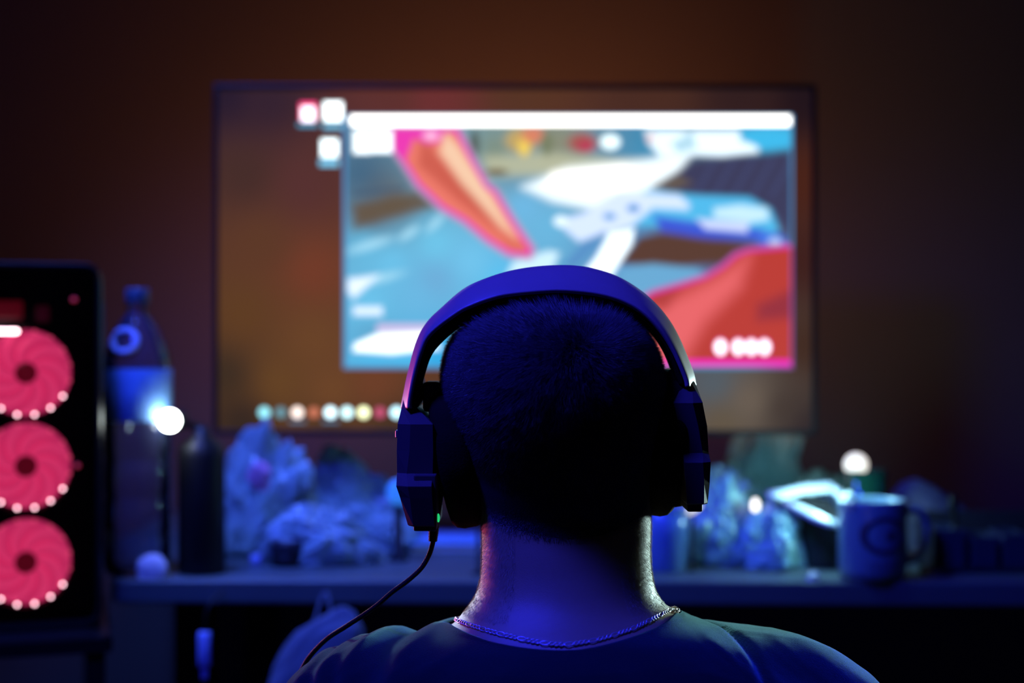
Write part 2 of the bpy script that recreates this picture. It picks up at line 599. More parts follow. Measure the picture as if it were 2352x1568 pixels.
# the blue vehicle shape on the right and road stripes
poly([(1490, 436), (1600, 448), (1720, 452), (1770, 480), (1790, 530), (1740, 548), (1640, 540), (1530, 520), (1440, 520), (1420, 470)], (84, 190, 240), 8, clip=W)
poly([(1500, 495), (1620, 512), (1760, 528), (1750, 552), (1640, 548), (1520, 532)], (62, 76, 216), 9, a=0.9, clip=W)
poly([(1640, 478), (1700, 470), (1762, 478), (1766, 505), (1720, 512), (1640, 500)], (196, 234, 252), 8, 1.1, clip=W)
poly([(1600, 502), (1720, 510), (1716, 534), (1620, 526)], (202, 214, 250), 7, 1.1, clip=W)
ell(1772, 552, 32, 17, (74, 120, 236), 0.4, clip=W)
ell(1780, 556, 15, 10, (190, 215, 255), 0.5, clip=W)
poly([(1420, 440), (1560, 448), (1584, 470), (1580, 482), (1500, 478), (1450, 520), (1380, 540), (1330, 555), (1300, 530), (1280, 505), (1340, 490)], (206, 222, 250), 9, 1.2, clip=W)
ell(1288, 508, 16, 13, (225, 244, 255), 0.4, 1.2, clip=W)
ell(1455, 478, 14, 9, (80, 150, 215), 0.6, clip=W)
ell(1400, 497, 14, 8, (96, 160, 220), 0.6, clip=W)
poly([(1468, 545), (1520, 535), (1640, 552), (1780, 565), (1680, 600), (1560, 612), (1420, 606)], (92, 62, 48), 9, clip=W)
poly([(1340, 560), (1390, 530), (1320, 612), (1290, 612)], (86, 140, 200), 8, a=0.8, clip=W)
poly([(1400, 535), (1456, 525), (1450, 560), (1400, 640), (1330, 640), (1370, 590)], (238, 250, 255), 7, 1.5, clip=W)
poly([(1180, 600), (1260, 575), (1285, 580), (1260, 640), (1160, 640)], (205, 238, 252), 8, 1.1, clip=W)
poly([(1415, 620), (1500, 606), (1600, 618), (1640, 640), (1560, 680), (1460, 700)], (108, 172, 214), 10, clip=W)
# long coral beam with a magenta rim, top left of the window
beam = [(905, 296), (1050, 296), (1085, 366), (1118, 425), (1138, 440), (1180, 510), (1222, 572), (1216, 588), (1170, 583),
        (1120, 552), (1068, 508), (1016, 478), (960, 425), (926, 372), (904, 340)]
sd = poly_sd(beam)
lay(sm(16, 2, sd) * W, (196, 160, 200), 0.9)
lay(sm(4, -2, sd) * W, (238, 60, 190))
core = sm(-4, -11, sd) * W
lay(core, (240, 124, 104))
poly([(968, 310), (1010, 360), (1090, 440), (1170, 560), (1210, 580), (1130, 520), (1050, 460), (960, 380)], (198, 84, 62), 16, a=0.75, clip=core)
poly([(1020, 300), (1050, 330), (1130, 450), (1185, 545), (1150, 520), (1060, 420), (1010, 350)], (252, 214, 178), 13, a=0.9, clip=core)
poly([(900, 296), (1020, 296), (1012, 326), (980, 330), (950, 318), (930, 370), (912, 350)], (240, 60, 180), 7, clip=W)
ell(990, 312, 18, 10, (255, 190, 225), 0.5, 1.1, clip=W)
# red shape bottom right with magenta rim
redp = [(1420, 842), (1420, 720), (1500, 672), (1560, 655), (1620, 636), (1660, 612), (1690, 585), (1720, 574), (1830, 564), (1830, 842)]
sd = poly_sd(redp)
lay(sm(12, 2, sd) * W, (196, 100, 190), 0.9)
lay(sm(2, -3, sd) * W, (230, 30, 140))
rc = sm(-3, -9, sd) * W
lay(rc, (190, 62, 52))
poly([(1440, 760), (1540, 690), (1640, 640), (1720, 590), (1700, 660), (1620, 740), (1560, 842), (1440, 842)], (238, 106, 108), 30, a=0.95, clip=rc)
poly([(1740, 700), (1830, 660), (1830, 730), (1740, 735)], (146, 48, 62), 18, a=0.85, clip=rc)
poly([(1490, 690), (1540, 660), (1560, 665), (1530, 710)], (176, 60, 56), 14, a=0.7, clip=rc)
lay(sm(824, 830, Y) * sm(1480, 1500, X) * W, (250, 30, 190), 1.1)
for cx in (1655, 1696, 1726, 1756):
    ell(cx, 797, 15, 20, (240, 70, 170), 0.2, clip=W)
    ell(cx, 797, 12, 16, (250, 240, 255), 0.2, 2.5, clip=W)
# small white interface marks at the left side
for (a, b, c, d) in ((812, 850, 300, 352), (850, 900, 300, 350)):
    rect(a, b, c, d, (240, 250, 255), 5, 1.9, clip=W)
poly([(800, 640), (870, 632), (840, 660), (812, 685), (797, 665)], (226, 240, 255), 9, 1.2, clip=W)
rect(812, 878, 704, 724, (220, 236, 255), 7, 1.2, clip=W)
rect(866, 1000, 744, 762, (214, 196, 236), 5, clip=W)
poly([(815, 790), (870, 766), (990, 762), (1010, 800), (900, 812), (812, 806)], (244, 252, 255), 7, 1.7, clip=W)
# window border, title bar, desktop icons and task bar icons
bd = (((X > 788) & (X < 1821) & (Y > 262) & (Y < 846)).astype(float)) * (1 - W)
lay(bd, (86, 150, 206), 0.9)
lay(bd * sm(560, 575, Y) * sm(1700, 1815, X), (150, 90, 170), 0.9)
rect(806, 1815, 266, 288, (255, 252, 246), 2, 3.6)
for (cx, cy, rx, ry, c, g) in ((708, 256, 19, 20, (255, 70, 130), 1.6), (708, 262, 15, 16, (255, 236, 250), 2.6),
                               (765, 256, 21, 21, (240, 252, 255), 3.0), (757, 340, 19, 20, (232, 250, 255), 2.6),
                               (706, 286, 22, 5, (90, 180, 220), 0.8), (764, 290, 22, 6, (120, 200, 236), 1.0), (756, 374, 22, 8, (120, 200, 236), 1.2)):
    sdd = np.maximum(np.abs(X - cx) / rx, np.abs(Y - cy) / ry)
    lay(sm(1.12, 0.9, sdd), c, g)
for i, (c, g) in enumerate((((150, 236, 250), 1.6), ((130, 190, 206), 0.7), ((255, 235, 225), 2.0), ((240, 140, 105), 0.8), ((210, 245, 255), 2.8),
                            ((200, 246, 252), 2.4), ((246, 255, 200), 2.4), ((236, 100, 140), 0.8), ((190, 240, 255), 2.6), ((250, 120, 120), 1.2),
                            ((170, 220, 240), 1.6))):
    cx = 607 + i * 38
    ell(cx, 947, 12, 12, c, 0.15, g)
    if i in (2, 4):
        rect(cx - 18, cx + 18, 966, 970, (70, 150, 200), 2, 0.9)

V = np.empty((NY * NX, 3))
V[:, 0] = x0 + (X.ravel() - 502) / (1864 - 502) * (x1 - x0)
V[:, 1] = TVD
V[:, 2] = z1 + (Y.ravel() - 205) / (987 - 205) * (z0 - z1)
ii = np.arange((NY - 1) * (NX - 1))
r_, c_ = ii // (NX - 1), ii % (NX - 1)
a_ = r_ * NX + c_
faces = np.stack([a_, a_ + NX, a_ + NX + 1, a_ + 1], 1).tolist()
scr_mat = bpy.data.materials.new('screen_picture')
scr_mat.use_nodes = True
nt = scr_mat.node_tree
b = nt.nodes['Principled BSDF']
b.inputs['Base Color'].default_value = (0.01, 0.01, 0.01, 1)
b.inputs['Roughness'].default_value = 0.6
b.inputs['Specular IOR Level'].default_value = 0.1
at = nt.nodes.new('ShaderNodeVertexColor')
at.layer_name = 'picture'
nt.links.new(at.outputs[0], b.inputs['Emission Color'])
b.inputs['Emission Strength'].default_value = 1.0
scr = obj('screen', (V, faces), scr_mat, tv, smooth=False)
ca = scr.data.color_attributes.new('picture', 'FLOAT_COLOR', 'POINT')
ca.data.foreach_set('color', np.concatenate([img.reshape(-1, 3), np.ones((NX * NY, 1))], 1).astype(np.float32).ravel())
bz = 0.008
tvb = join(box(x0 - bz, x1 + bz, TVD - 0.002, TVD + 0.03, z1, z1 + bz, 0.002), box(x0 - bz, x1 + bz, TVD - 0.002, TVD + 0.03, z0 - bz, z0, 0.002),
           box(x0 - bz, x0, TVD - 0.002, TVD + 0.03, z0, z1, 0.002), box(x1, x1 + bz, TVD - 0.002, TVD + 0.03, z0, z1, 0.002))
obj('bezel', tvb, M_BLACK, tv, smooth=False)
obj('back_shell', join(box(x0, x1, TVD + 0.003, TVD + 0.03, z0, z1, 0.002), box(-0.25, 0.27, TVD + 0.03, TVD + 0.14, z0 + 0.03, z0 + 0.3, 0.01)), M_BLACK, tv, smooth=False)
obj('stand', join(box(-0.02, 0.03, TVD + 0.10, TVD + 0.14, DZ + 0.01, z0 + 0.05, 0.004), box(-0.13, 0.14, TVD + 0.095, TVD + 0.25, DZ, DZ + 0.012, 0.004)), M_BLACK, tv, smooth=False)

# ------------------------------------------------------------------ computer tower on its side table
CASEZ = ZC - 0.363
case_x, case_y = -0.609, 1.78
yaw = math.radians(17)
tw = empty('computer_tower', (case_x, case_y, CASEZ), yaw, 'black computer tower with three pink glowing front fans', 'computer')
CW, CH, CD = 0.093, 0.463, 0.40


def rrect(w, z0_, z1_, r, y, n=6):
    pts = []
    for (cx, cz, a0) in ((w - r, z1_ - r, 0), (-w + r, z1_ - r, PI / 2), (-w + r, z0_ + r, PI), (w - r, z0_ + r, 3 * PI / 2)):
        for k in range(n + 1):
            a = a0 + PI / 2 * k / n
            pts.append((cx + r * math.cos(a), y, cz + r * math.sin(a)))
    return pts


# shell: outside skin and inner recess behind the front
rings = [rrect(CW - 0.008, 0.012, CH - 0.008, 0.018, 0.03), rrect(CW - 0.008, 0.012, CH - 0.008, 0.018, 0.002), rrect(CW - 0.003, 0.003, CH - 0.003, 0.02, 0.0),
         rrect(CW, 0, CH, 0.022, 0.004), rrect(CW, 0, CH, 0.022, CD - 0.004), rrect(CW - 0.004, 0.004, CH - 0.004, 0.02, CD)]
v, f = loft(rings, True, False)
n = len(rings[0])
f.append(tuple(range((len(rings) - 1) * n, len(rings) * n)))
f.append(tuple(reversed(range(n))))
obj('case_shell', (v, f), M_CASE, tw, smooth=False, local=True)
obj('front_glass', box(-CW + 0.009, CW - 0.009, 0.0015, 0.0035, 0.013, CH - 0.009, 0), M_GLASS, tw, smooth=False, local=True)
obj('edge_highlight', box(CW - 0.0005, CW + 0.002, 0.006, 0.012, 0.3, CH - 0.05, 0.0008), mat('edge_highlight_paint', (0.10, 0.16, 0.24), 0.35), tw, smooth=False, local=True)  # pale blue strip painted in for the highlight on the case edge
G_DISC = glow('fan_ring_glow', (0.62, 0.028, 0.135), 1.0)
G_BLADE = glow('fan_blade_glow', (0.80, 0.045, 0.175), 1.0)
G_HUB = glow('fan_hub_glow', (0.10, 0.002, 0.010), 1.0)
G_LED = glow('led_white_pink', (1.0, 0.62, 0.66), 9.0)
G_LEDD = glow('led_dim_pink', (1.0, 0.10, 0.22), 1.1)
ring_mesh = None


def fan(zc_):
    fo = bpy.data.objects.new('fan', None)
    fo.empty_display_size = 0.05
    fo.location = (0, 0.022, zc_)
    fo.parent = tw
    COL.objects.link(fo)
    R = 0.057
    return fo


def disc_y(r0, r1, y0, y1, n=48):
    """ring around the local Y axis"""
    V, Fc = [], []
    for (r, y) in ((r0, y0), (r1, y0), (r1, y1), (r0, y1)):
        for i in range(n):
            a = 2 * PI * i / n
            V.append((r * math.cos(a), y, r * math.sin(a)))
    for k in range(4):
        k2 = (k + 1) % 4
        for i in range(n):
            j = (i + 1) % n
            Fc.append((k * n + i, k * n + j, k2 * n + j, k2 * n + i))
    return V, Fc


def blade_vf():
    rows = []
    for k in range(9):
        t = k / 8
        r = 0.014 + t * 0.0395
        a = -0.95 * t ** 1.15
        w = 0.20 + 0.02 * t
        rows.append([(r * math.cos(a - w), -0.001 - 0.003, r * math.sin(a - w)), (r * math.cos(a), -0.0035, r * math.sin(a)), (r * math.cos(a + w), 0.0025, r * math.sin(a + w)),
                     (r * math.cos(a + w), 0.0035, r * math.sin(a + w)), (r * math.cos(a), -0.0025, r * math.sin(a)), (r * math.cos(a - w), -0.003, r * math.sin(a - w))])
    return loft(rows)


def raw(name, vf, m, parent, loc=(0, 0, 0), rot_=(0, 0, 0), smooth=True):
    me = bpy.data.meshes.get('shared_' + name)
    if me is None:
        me = bpy.data.meshes.new('shared_' + name)
        me.from_pydata([tuple(p) for p in vf[0]], [], vf[1])
        me.validate(); me.update()
        if smooth:
            me.polygons.foreach_set('use_smooth', [True] * len(me.polygons))
        me.materials.append(m)
    o = bpy.data.objects.new(name.split('__')[0], me)
    o.parent = parent
    o.location = loc
    o.rotation_euler = rot_
    COL.objects.link(o)
    return o


VF_DISC, VF_FRAME = disc_y(0.0005, 0.0545, 0.004, 0.0055), disc_y(0.0565, 0.060, -0.010, 0.005)
VF_HUB, VF_BL = disc_y(0.0002, 0.0135, -0.0075, 0.0), blade_vf()
VF_LED = ellipsoid((0, 0, 0), (0.0021, 0.0015, 0.0021), 10, 6)
fz = [CASEZ * 0 + 0.363 + d for d in (-0.0398, -0.1575, -0.2790)]
for q, zc_ in enumerate(fz):
    fo = fan(zc_)
    raw('light_ring', VF_DISC, G_DISC, fo)
    raw('fan_frame', VF_FRAME, M_BLACK, fo)
    raw('hub', VF_HUB, G_HUB, fo)
    for k in range(9):
        raw('blade', VF_BL, G_BLADE, fo, rot_=(0, 2 * PI * k / 9 + q * 0.2, 0))
    for k in range(16):
        a = -PI / 2 + (k + 0.5) * PI / 8 - PI      # angle in the XZ plane
        below = math.sin(a) < -0.45
        raw('light_dot__b' if below else 'light_dot__d', VF_LED, G_LED if below else G_LEDD, fo,
            loc=(0.0535 * math.cos(a), -0.006, 0.0535 * math.sin(a)))
# small things seen through the front glass
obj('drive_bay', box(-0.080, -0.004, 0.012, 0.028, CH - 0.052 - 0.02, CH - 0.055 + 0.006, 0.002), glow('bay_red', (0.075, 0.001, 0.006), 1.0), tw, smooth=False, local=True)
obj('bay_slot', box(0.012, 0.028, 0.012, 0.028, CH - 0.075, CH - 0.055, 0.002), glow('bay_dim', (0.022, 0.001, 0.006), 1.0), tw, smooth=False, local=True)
obj('light_bar', box(-0.080, -0.008, -0.006, 0.006, 0.363 + 0.0098, 0.363 + 0.0155, 0.0025), G_LED, tw, local=True)
for (x, z) in ((0.058, 0.363 + 0.053), (0.062, 0.363 - 0.157)):
    raw('screw_head', ellipsoid((0, 0, 0), (0.0035, 0.002, 0.003), 10, 6), glow('screw_reflection', (0.30, 0.02, 0.05), 1.0), tw, loc=(x, 0.0, z))  # emission stands in for the pink reflection on each screw

tb = empty('side_table', (-0.66, 1.96, 0), yaw, 'glossy black side table under the computer tower', 'table')
obj('table_top', box(-0.125, 0.10, -0.24, 0.24, CASEZ - 0.022, CASEZ, 0.004), mat('glossy_black_top', (0.012, 0.010, 0.012), 0.08, coat=0.6), tb, smooth=False, local=True)
for sx in (-0.11, 0.08):
    for sy in (-0.22, 0.22):
        obj('leg', box(sx - 0.012, sx + 0.012, sy - 0.012, sy + 0.012, 0, CASEZ - 0.022), M_BLACK, tb, smooth=False, local=True)
wr = obj('pink_reflection', crumple(P(22, 1508, 1.70) * 1.0, (0.016, 0.010, 0.010), 31, sub=3), mat('dark_pink_reflection', (0.35, 0.02, 0.10), 0.3))  # crumpled patch stands in for a red reflection on the glossy table
wr.location.z = CASEZ - 0.0
wr.location.x, wr.location.y = -0.665, 1.752
tag(wr, 'tiny crumpled pink wrapper standing in for a reflection before the tower foot', 'highlight')

# ------------------------------------------------------------------ bottle
bd_ = 1.90
bx = P(316, 0, bd_)
bt = empty('water_bottle', (bx.x, bd_, DZ), 0, 'tall clear plastic bottle with a blue paper label', 'bottle')
R_ = 0.0445
prof = [(0.004, 0.004), (0.030, 0.0), (0.041, 0.004), (R_, 0.015), (R_, 0.05), (R_ - 0.0015, 0.055), (R_, 0.06), (R_, 0.10), (R_ - 0.0015, 0.105), (R_, 0.11), (R_, 0.15),
        (R_ - 0.0015, 0.155), (R_, 0.16), (R_, 0.205), (R_, 0.275), (0.043, 0.29), (0.039, 0.305), (0.031, 0.322), (0.022, 0.337), (0.0145, 0.347),
        (0.0128, 0.352), (0.0128, 0.358), (0.0165, 0.359), (0.0165, 0.361), (0.0125, 0.362), (0.0125, 0.366)]
obj('bottle_body', lathe(prof, (0, 0, 0), 48, False), M_CLEAR, bt, local=True)
obj('label_band', lathe([(R_ + 0.0006, 0.205), (R_ + 0.0011, 0.206), (R_ + 0.0011, 0.273), (R_ + 0.0006, 0.274)], (0, 0, 0), 48, False),
    mat('bottle_label_paper', (0.16, 0.36, 0.80), 0.45, var=0.4, scale=40), bt, local=True)
obj('cap', lathe([(0.0155, 0.362), (0.0158, 0.364), (0.0158, 0.379), (0.0145, 0.381), (0.001, 0.3812)], (0, 0, 0), 32), mat('bottle_cap', (0.05, 0.08, 0.14), 0.4), bt, local=True)
# round pale mark on the shoulder of the bottle
pts = []
for k in range(25):
    a = 2 * PI * k / 24
    x, z = 0.0165 * math.cos(a) - 0.008, 0.3095 + 0.015 * math.sin(a) * (1 if math.sin(a) > 0 else 0.9)
    rr = np.interp(z, [0.275, 0.29, 0.305, 0.322, 0.337], [R_, 0.043, 0.039, 0.031, 0.022]) + 0.0012
    pts.append((x, -math.sqrt(max(rr * rr - x * x, 1e-5)), z))
obj('round_mark', tube(pts, 0.0042, 8, False), mat('mark_print', (0.45, 0.5, 0.85), 0.5), bt, local=True)

# small folded tissue at the foot of the bottle
t_ = obj('folded_tissue', crumple(P(350, 1296, 1.86), (0.021, 0.010, 0.026), 12, amp=0.2, sub=4), M_WHITEP)
tag(t_, 'small folded white tissue at the foot of the bottle', 'tissue')
t_.location.z = DZ

# ------------------------------------------------------------------ left lamp : little LED lamp on a black body
l1 = empty('led_lamp', (LAMP_L.x + 0.012, LAMP_L.y, DZ), 0, 'black desk lamp with one glaring white bulb beside the bottle', 'lamp')
hgt = LAMP_L.z - DZ
obj('lamp_body', lathe([(0.030, 0), (0.032, 0.004), (0.031, hgt - 0.05), (0.028, hgt - 0.035), (0.012, hgt - 0.022), (0.010, hgt - 0.01)], (0.021, 0.036, 0), 32), M_BLACK, l1, local=True)
obj('lamp_head', lathe([(0.010, -0.014), (0.016, -0.010), (0.0165, 0.008), (0.012, 0.012)], (-0.010, 0.018, hgt), 24), M_BLACK, l1, local=True)
obj('lamp_neck', tube([(0.021, 0.036, hgt - 0.012), (-0.006, 0.022, hgt - 0.004)], 0.005, 10), M_BLACK, l1, local=True)
obj('bulb', ellipsoid((-0.012, -0.006, hgt), (0.0135, 0.0085, 0.0135), 20, 12), glow('bulb_white', (0.88, 1.0, 0.95), 26.0), l1, local=True)

# ------------------------------------------------------------------ crumpled bags and a pink highlight left of the player
items = [
    # name, px, py(base), d, rx, ry, rz, seed, material, label
    ('plastic_bag', 598, 1262, 2.08, 0.068, 0.05, 0.142, 3, M_BAG, 'tall crumpled pale plastic bag standing left of the player', (0.02, 0, 0.0)),
    ('plastic_bag', 800, 1215, 2.20, 0.095, 0.04, 0.10, 8, M_BAG, 'wide crumpled plastic bag behind, below the row of taskbar icons', (-0.02, 0, 0.0)),
    ('plastic_bag', 742, 1268, 1.985, 0.080, 0.036, 0.062, 15, M_BAG, 'low flattened plastic bag in front of the tall one', (0.0, 0, 0)),
    ('plastic_bag', 905, 1240, 2.12, 0.040, 0.035, 0.045, 21, M_BAG, 'dark small crumpled bag next to the left earcup', (0.0, 0, 0)),
]
for nme, px, py, d, rx, ry, rz, sd_, m, lab, pl in items:
    c = P(px, py, d); c.z = DZ
    o = obj(nme, crumple(c, (rx, ry, rz), sd_, amp=0.42, pull=pl), m, smooth=False)
    tag(o, lab, 'bag', 'crumpled bags on the desk')
o = obj('pink_highlight', crumple(P(594, 1128, 2.00), (0.017, 0.008, 0.022), 5, amp=0.35, sub=4, flat=0.9), M_BAGP, smooth=False)  # crumpled shape stands in for the pink highlight on the bag
tag(o, 'small pink wrapper standing in for a gleam on the tall crumpled bag', 'highlight')

c = P(662, 1297, 1.97); c.z = DZ
o = empty('black_jar', c, 0, 'small round black jar in front of the low bag', 'jar')
obj('jar_body', lathe([(0.022, 0), (0.0235, 0.002), (0.0235, 0.020)], (0, 0, 0), 32), M_BLACK, o, local=True)
obj('lid', lathe([(0.0245, 0.020), (0.025, 0.022), (0.025, 0.034), (0.0235, 0.036), (0.001, 0.0362)], (0, 0, 0), 32), mat('jar_lid', (0.03, 0.03, 0.04), 0.4), o, local=True)
c = P(589, 1302, 1.98); c.z = DZ
o = obj('bottle_cap', lathe([(0.008, 0), (0.0085, 0.001), (0.0085, 0.011), (0.0075, 0.013), (0.0005, 0.0132)], c, 24), mat('pale_cap', (0.45, 0.55, 0.9), 0.4))
tag(o, 'tiny pale blue bottle cap left of the black jar', 'bottle cap')
c = P(915, 1172, 2.02)
o = empty('blue_orb', (c.x, c.y, DZ), 0, 'small blue glowing ball half behind the left earcup', 'lamp')  # ball on a base, with a blue glow set in its material
gz = P(915, 1130, 2.02).z
obj('globe', ellipsoid((0, 0, gz - DZ), (0.017, 0.017, 0.019), 20, 12), glow('blue_ball', (0.03, 0.20, 0.80), 0.9), o, local=True)
obj('base', lathe([(0.016, 0), (0.017, 0.002), (0.008, 0.008), (0.006, gz - DZ - 0.014)], (0, 0, 0), 24), M_BLACK, o, local=True)

nb = empty('notebook', (P(1045, 0, 2.27).x + 0.03, 2.155, DZ), 0, 'pale notebook lying flat between the left earcup and the neck', 'notebook')
obj('page_block', box(-0.085, 0.085, -0.07, 0.07, 0.001, 0.012, 0.001), M_WHITEP, nb, smooth=False, local=True)
obj('cover', box(-0.088, 0.088, -0.073, 0.073, 0.012, 0.0145, 0.001), mat('notebook_cover', (0.25, 0.5, 0.85), 0.4), nb, smooth=False, local=True)
c = P(1100, 1168, 1.9)
o = empty('pink_glow_bead', (c.x, c.y, DZ), 0)  # added glowing bead in place of pink light beside the neck
obj('lens', ellipsoid(c, (0.006, 0.006, 0.012), 12, 8), glow('pink_bead', (0.55, 0.0, 0.22), 0.9), o)
obj('stalk', lathe([(0.012, 0), (0.004, 0.004), (0.003, c.z - DZ - 0.009)], (c.x, c.y, DZ), 12), M_BLACK, o)
tag(o, 'tiny magenta glow bead added between left earpad and neck', 'light')
o['category'] = 'light'

# ------------------------------------------------------------------ right side of the desk
c = P(1530, 1320, 1.93); c.z = DZ
tu = empty('tumbler', c, 0, 'blue plastic tumbler directly right of the neck', 'cup')
H = P(0, 1165, 1.93).z - DZ
obj('cup_wall', lathe([(0.001, 0.001), (0.024, 0), (0.026, 0.003), (0.030, H * 0.6), (0.031, H), (0.029, H), (0.028, H * 0.6), (0.023, 0.006), (0.001, 0.006)], (0, 0, 0), 36, False), M_TUMB, tu, local=True)
obj('rim', lathe([(0.031, H - 0.002), (0.0325, H), (0.031, H + 0.002), (0.0292, H)], (0, 0, 0), 36, False), M_TUMB, tu, local=True)

ritems = [
    ('plastic_bag', 1750, 1250, 2.34, 0.075, 0.05, 0.145, 41, M_BAGC, 'tall crumpled cyan bag under the right end of the screen', (0.02, 0, 0.01)),
    ('plastic_bag', 1660, 1255, 2.20, 0.060, 0.05, 0.095, 44, M_BAG, 'crumpled plastic bag beside the right earcup', (0.0, 0, 0.0)),
    ('plastic_bag', 1880, 1240, 2.26, 0.06, 0.04, 0.075, 47, M_BAG, 'blue lit crumpled bag left of the round glowing lamp', (0.0, 0, 0.0)),
    ('plastic_bag', 1645, 1335, 1.98, 0.052, 0.036, 0.085, 52, M_BAGC, 'see-through food bag standing between tumbler and snack tray', (0.0, 0, 0.0)),
    ('plastic_bag', 1780, 1345, 1.95, 0.042, 0.034, 0.066, 58, M_BAGC, 'crumpled cyan bag under the bright foil tray', (0.0, 0, 0.0)),
]
for nme, px, py, d, rx, ry, rz, sd_, m, lab, pl in ritems:
    c = P(px, py, d); c.z = DZ
    o = obj(nme, crumple(c, (rx, ry, rz), sd_, amp=0.42, pull=pl), m, smooth=False)
    tag(o, lab, 'bag', 'crumpled bags on the desk')


def strip(pts, w, th, d0, tilt=0.0):
    """folded strip of sheet: pts in pixels with half widths in pixels"""
    rings = []
    for i, (px, py, hw, d) in enumerate(pts):
        a = pts[max(i - 1, 0)]; b_ = pts[min(i + 1, len(pts) - 1)]
        t = Vector((b_[0] - a[0], 0, -(b_[1] - a[1]))).normalized()
        nrm = Vector((-t.z, 0, t.x))
        c = P(px, py, d)
        h = hw / F * d
        lean = Vector((0, h * abs(nrm.z), 0))
        if nrm.z < 0:
            nrm = -nrm
        rings.append([c + nrm * h + lean + Vector((0, 0.003, 0)), c + nrm * h + lean, c + Vector((0, -0.001, 0)), c - nrm * h - lean, c - nrm * h - lean + Vector((0, 0.003, 0)), c + Vector((0, 0.002, 0))])
    return loft(rings)


# open snack tray: two bright walls that meet at the left, a lip at the right
tr = empty('snack_tray', (P(1850, 0, 1.93).x, 1.93, DZ), 0, 'open shiny white foil tray, its bright edges forming a V beside the mug', 'tray')
obj('back_wall', strip([(1762, 1138, 8.1, 1.93), (1800, 1135, 10.8, 1.94), (1850, 1124, 10.8, 1.96), (1905, 1117, 10.8, 1.98), (1925, 1130, 9.5, 1.97), (1938, 1146, 5.4, 1.95)], 0, 0, 0), M_GLOSSW, tr)
obj('front_wall', strip([(1800, 1153, 5.4, 1.92), (1835, 1167, 9.5, 1.90), (1870, 1185, 12.2, 1.88), (1900, 1198, 10.8, 1.87), (1925, 1205, 6.8, 1.87)], 0, 0, 0), M_GLOSSW, tr)
obj('end_lip', strip([(1926, 1206, 4.1, 1.87), (1934, 1192, 5.4, 1.88), (1934, 1160, 5.4, 1.90), (1940, 1146, 8.1, 1.91), (1955, 1132, 6.8, 1.92)], 0, 0, 0), M_GLOSSW, tr)
bl, br = P(1790, 1150, 1.92), P(1925, 1195, 1.90)
obj('tray_base', loft([[(bl.x, 1.93, bl.z - 0.004), (br.x, 1.90, br.z - 0.004), (br.x + 0.004, 1.96, br.z + 0.02), (bl.x + 0.04, 1.95, bl.z + 0.004)],
                       [(bl.x, 1.93, bl.z - 0.002), (br.x, 1.90, br.z - 0.002), (br.x + 0.004, 1.96, br.z + 0.022), (bl.x + 0.04, 1.95, bl.z + 0.006)]]), M_BLACK, tr, smooth=False)  # base coloured black so the inside of the tray stays dark
# box the tray lies on
sb = P(1885, 1330, 1.97)
o = obj('dark_tin', lathe([(0.001, 0), (0.030, 0), (0.032, 0.003), (0.032, 0.075), (0.030, 0.078), (0.001, 0.078)], (sb.x, 1.96, DZ), 36, False), mat('dark_tin_paint', (0.03, 0.03, 0.035), 0.4, 0.3))
tag(o, 'round black tin in the shade left of the mug', 'tin')

# glowing beads that stand in for two white glints
for (px, py, d, rx, rz, lab) in ((1735, 1161, 1.95, 0.0055, 0.010, 'small glowing bead for a white glint between the bags, left of the foil tray'),
                                 (1590, 1167, 1.92, 0.014, 0.007, 'tilted glowing bead for a white glint just below the right earcup')):
    c = P(px, py, d)
    o = empty('glint_bead', (c.x, c.y, DZ), 0, lab, 'light', 'white glints right of the neck')
    e_ = ellipsoid((0, 0, 0), (rx, 0.005, rz), 16, 10)
    e_ = rot(e_, 0, -0.5 if rx > rz else 0, 0, (0, 0, 0), (0, 0, c.z - DZ))
    obj('lens', e_, glow('glint_white', (1.0, 0.97, 0.88), 2.6 if rx < rz else 0.9), o, local=True)
    obj('stalk', lathe([(0.006, 0), (0.003, 0.004), (0.002, c.z - DZ - rz * 0.8)], (0, 0.004, 0), 12), M_BLACK, o, local=True)

# right lamp with green glass holder
l2 = empty('globe_lamp', (LAMP_R.x, LAMP_R.y, DZ), 0, 'round warm white globe lamp in a green glass holder behind the mug', 'lamp')
h2 = LAMP_R.z - DZ
obj('globe', ellipsoid((0, 0, h2), (0.0165, 0.0165, 0.0165), 24, 14), glow('globe_white', (1.0, 0.90, 0.80), 1.15), l2, local=True)
obj('holder', lathe([(0.026, 0), (0.028, 0.003), (0.030, 0.05), (0.033, h2 - 0.008), (0.031, h2 - 0.008), (0.026, 0.05), (0.02, 0.006)], (0.014, 0.012, 0), 36, False), M_GREEN, l2, local=True)
obj('socket', lathe([(0.012, 0.004), (0.012, h2 - 0.014)], (0, 0, 0), 20), M_BLACK, l2, local=True)

# mug
MD = 1.86
c = P(2003, 1348, MD)
DZM = DZ
mg = empty('mug', (c.x, MD, DZM), 0, 'blue lit ceramic mug with a dark eye-shaped print', 'mug')
MR = 77 / F * MD
MH = P(0, 1146, MD).z - DZM
obj('mug_body', lathe([(0.001, 0.002), (MR * 0.80, 0), (MR * 0.93, 0.004), (MR, 0.016), (MR, MH - 0.004), (MR - 0.001, MH), (MR - 0.004, MH), (MR - 0.005, MH - 0.004),
                       (MR - 0.005, 0.012), (MR * 0.7, 0.007), (0.001, 0.007)], (0, 0, 0), 56, False), M_MUG, mg, local=True)
hp = [(-MR + 0.002, 0.008, MH - 0.018), (-MR - 0.020, 0.012, MH - 0.016), (-MR - 0.031, 0.014, MH - 0.035), (-MR - 0.028, 0.014, MH - 0.062), (-MR - 0.012, 0.012, MH - 0.080), (-MR + 0.002, 0.008, MH - 0.084)]
hpr = [(-x, y, z) for x, y, z in hp]
obj('handle', tube(smooth_path(hpr, 24), 0.0052, 10), M_MUG, mg, local=True)


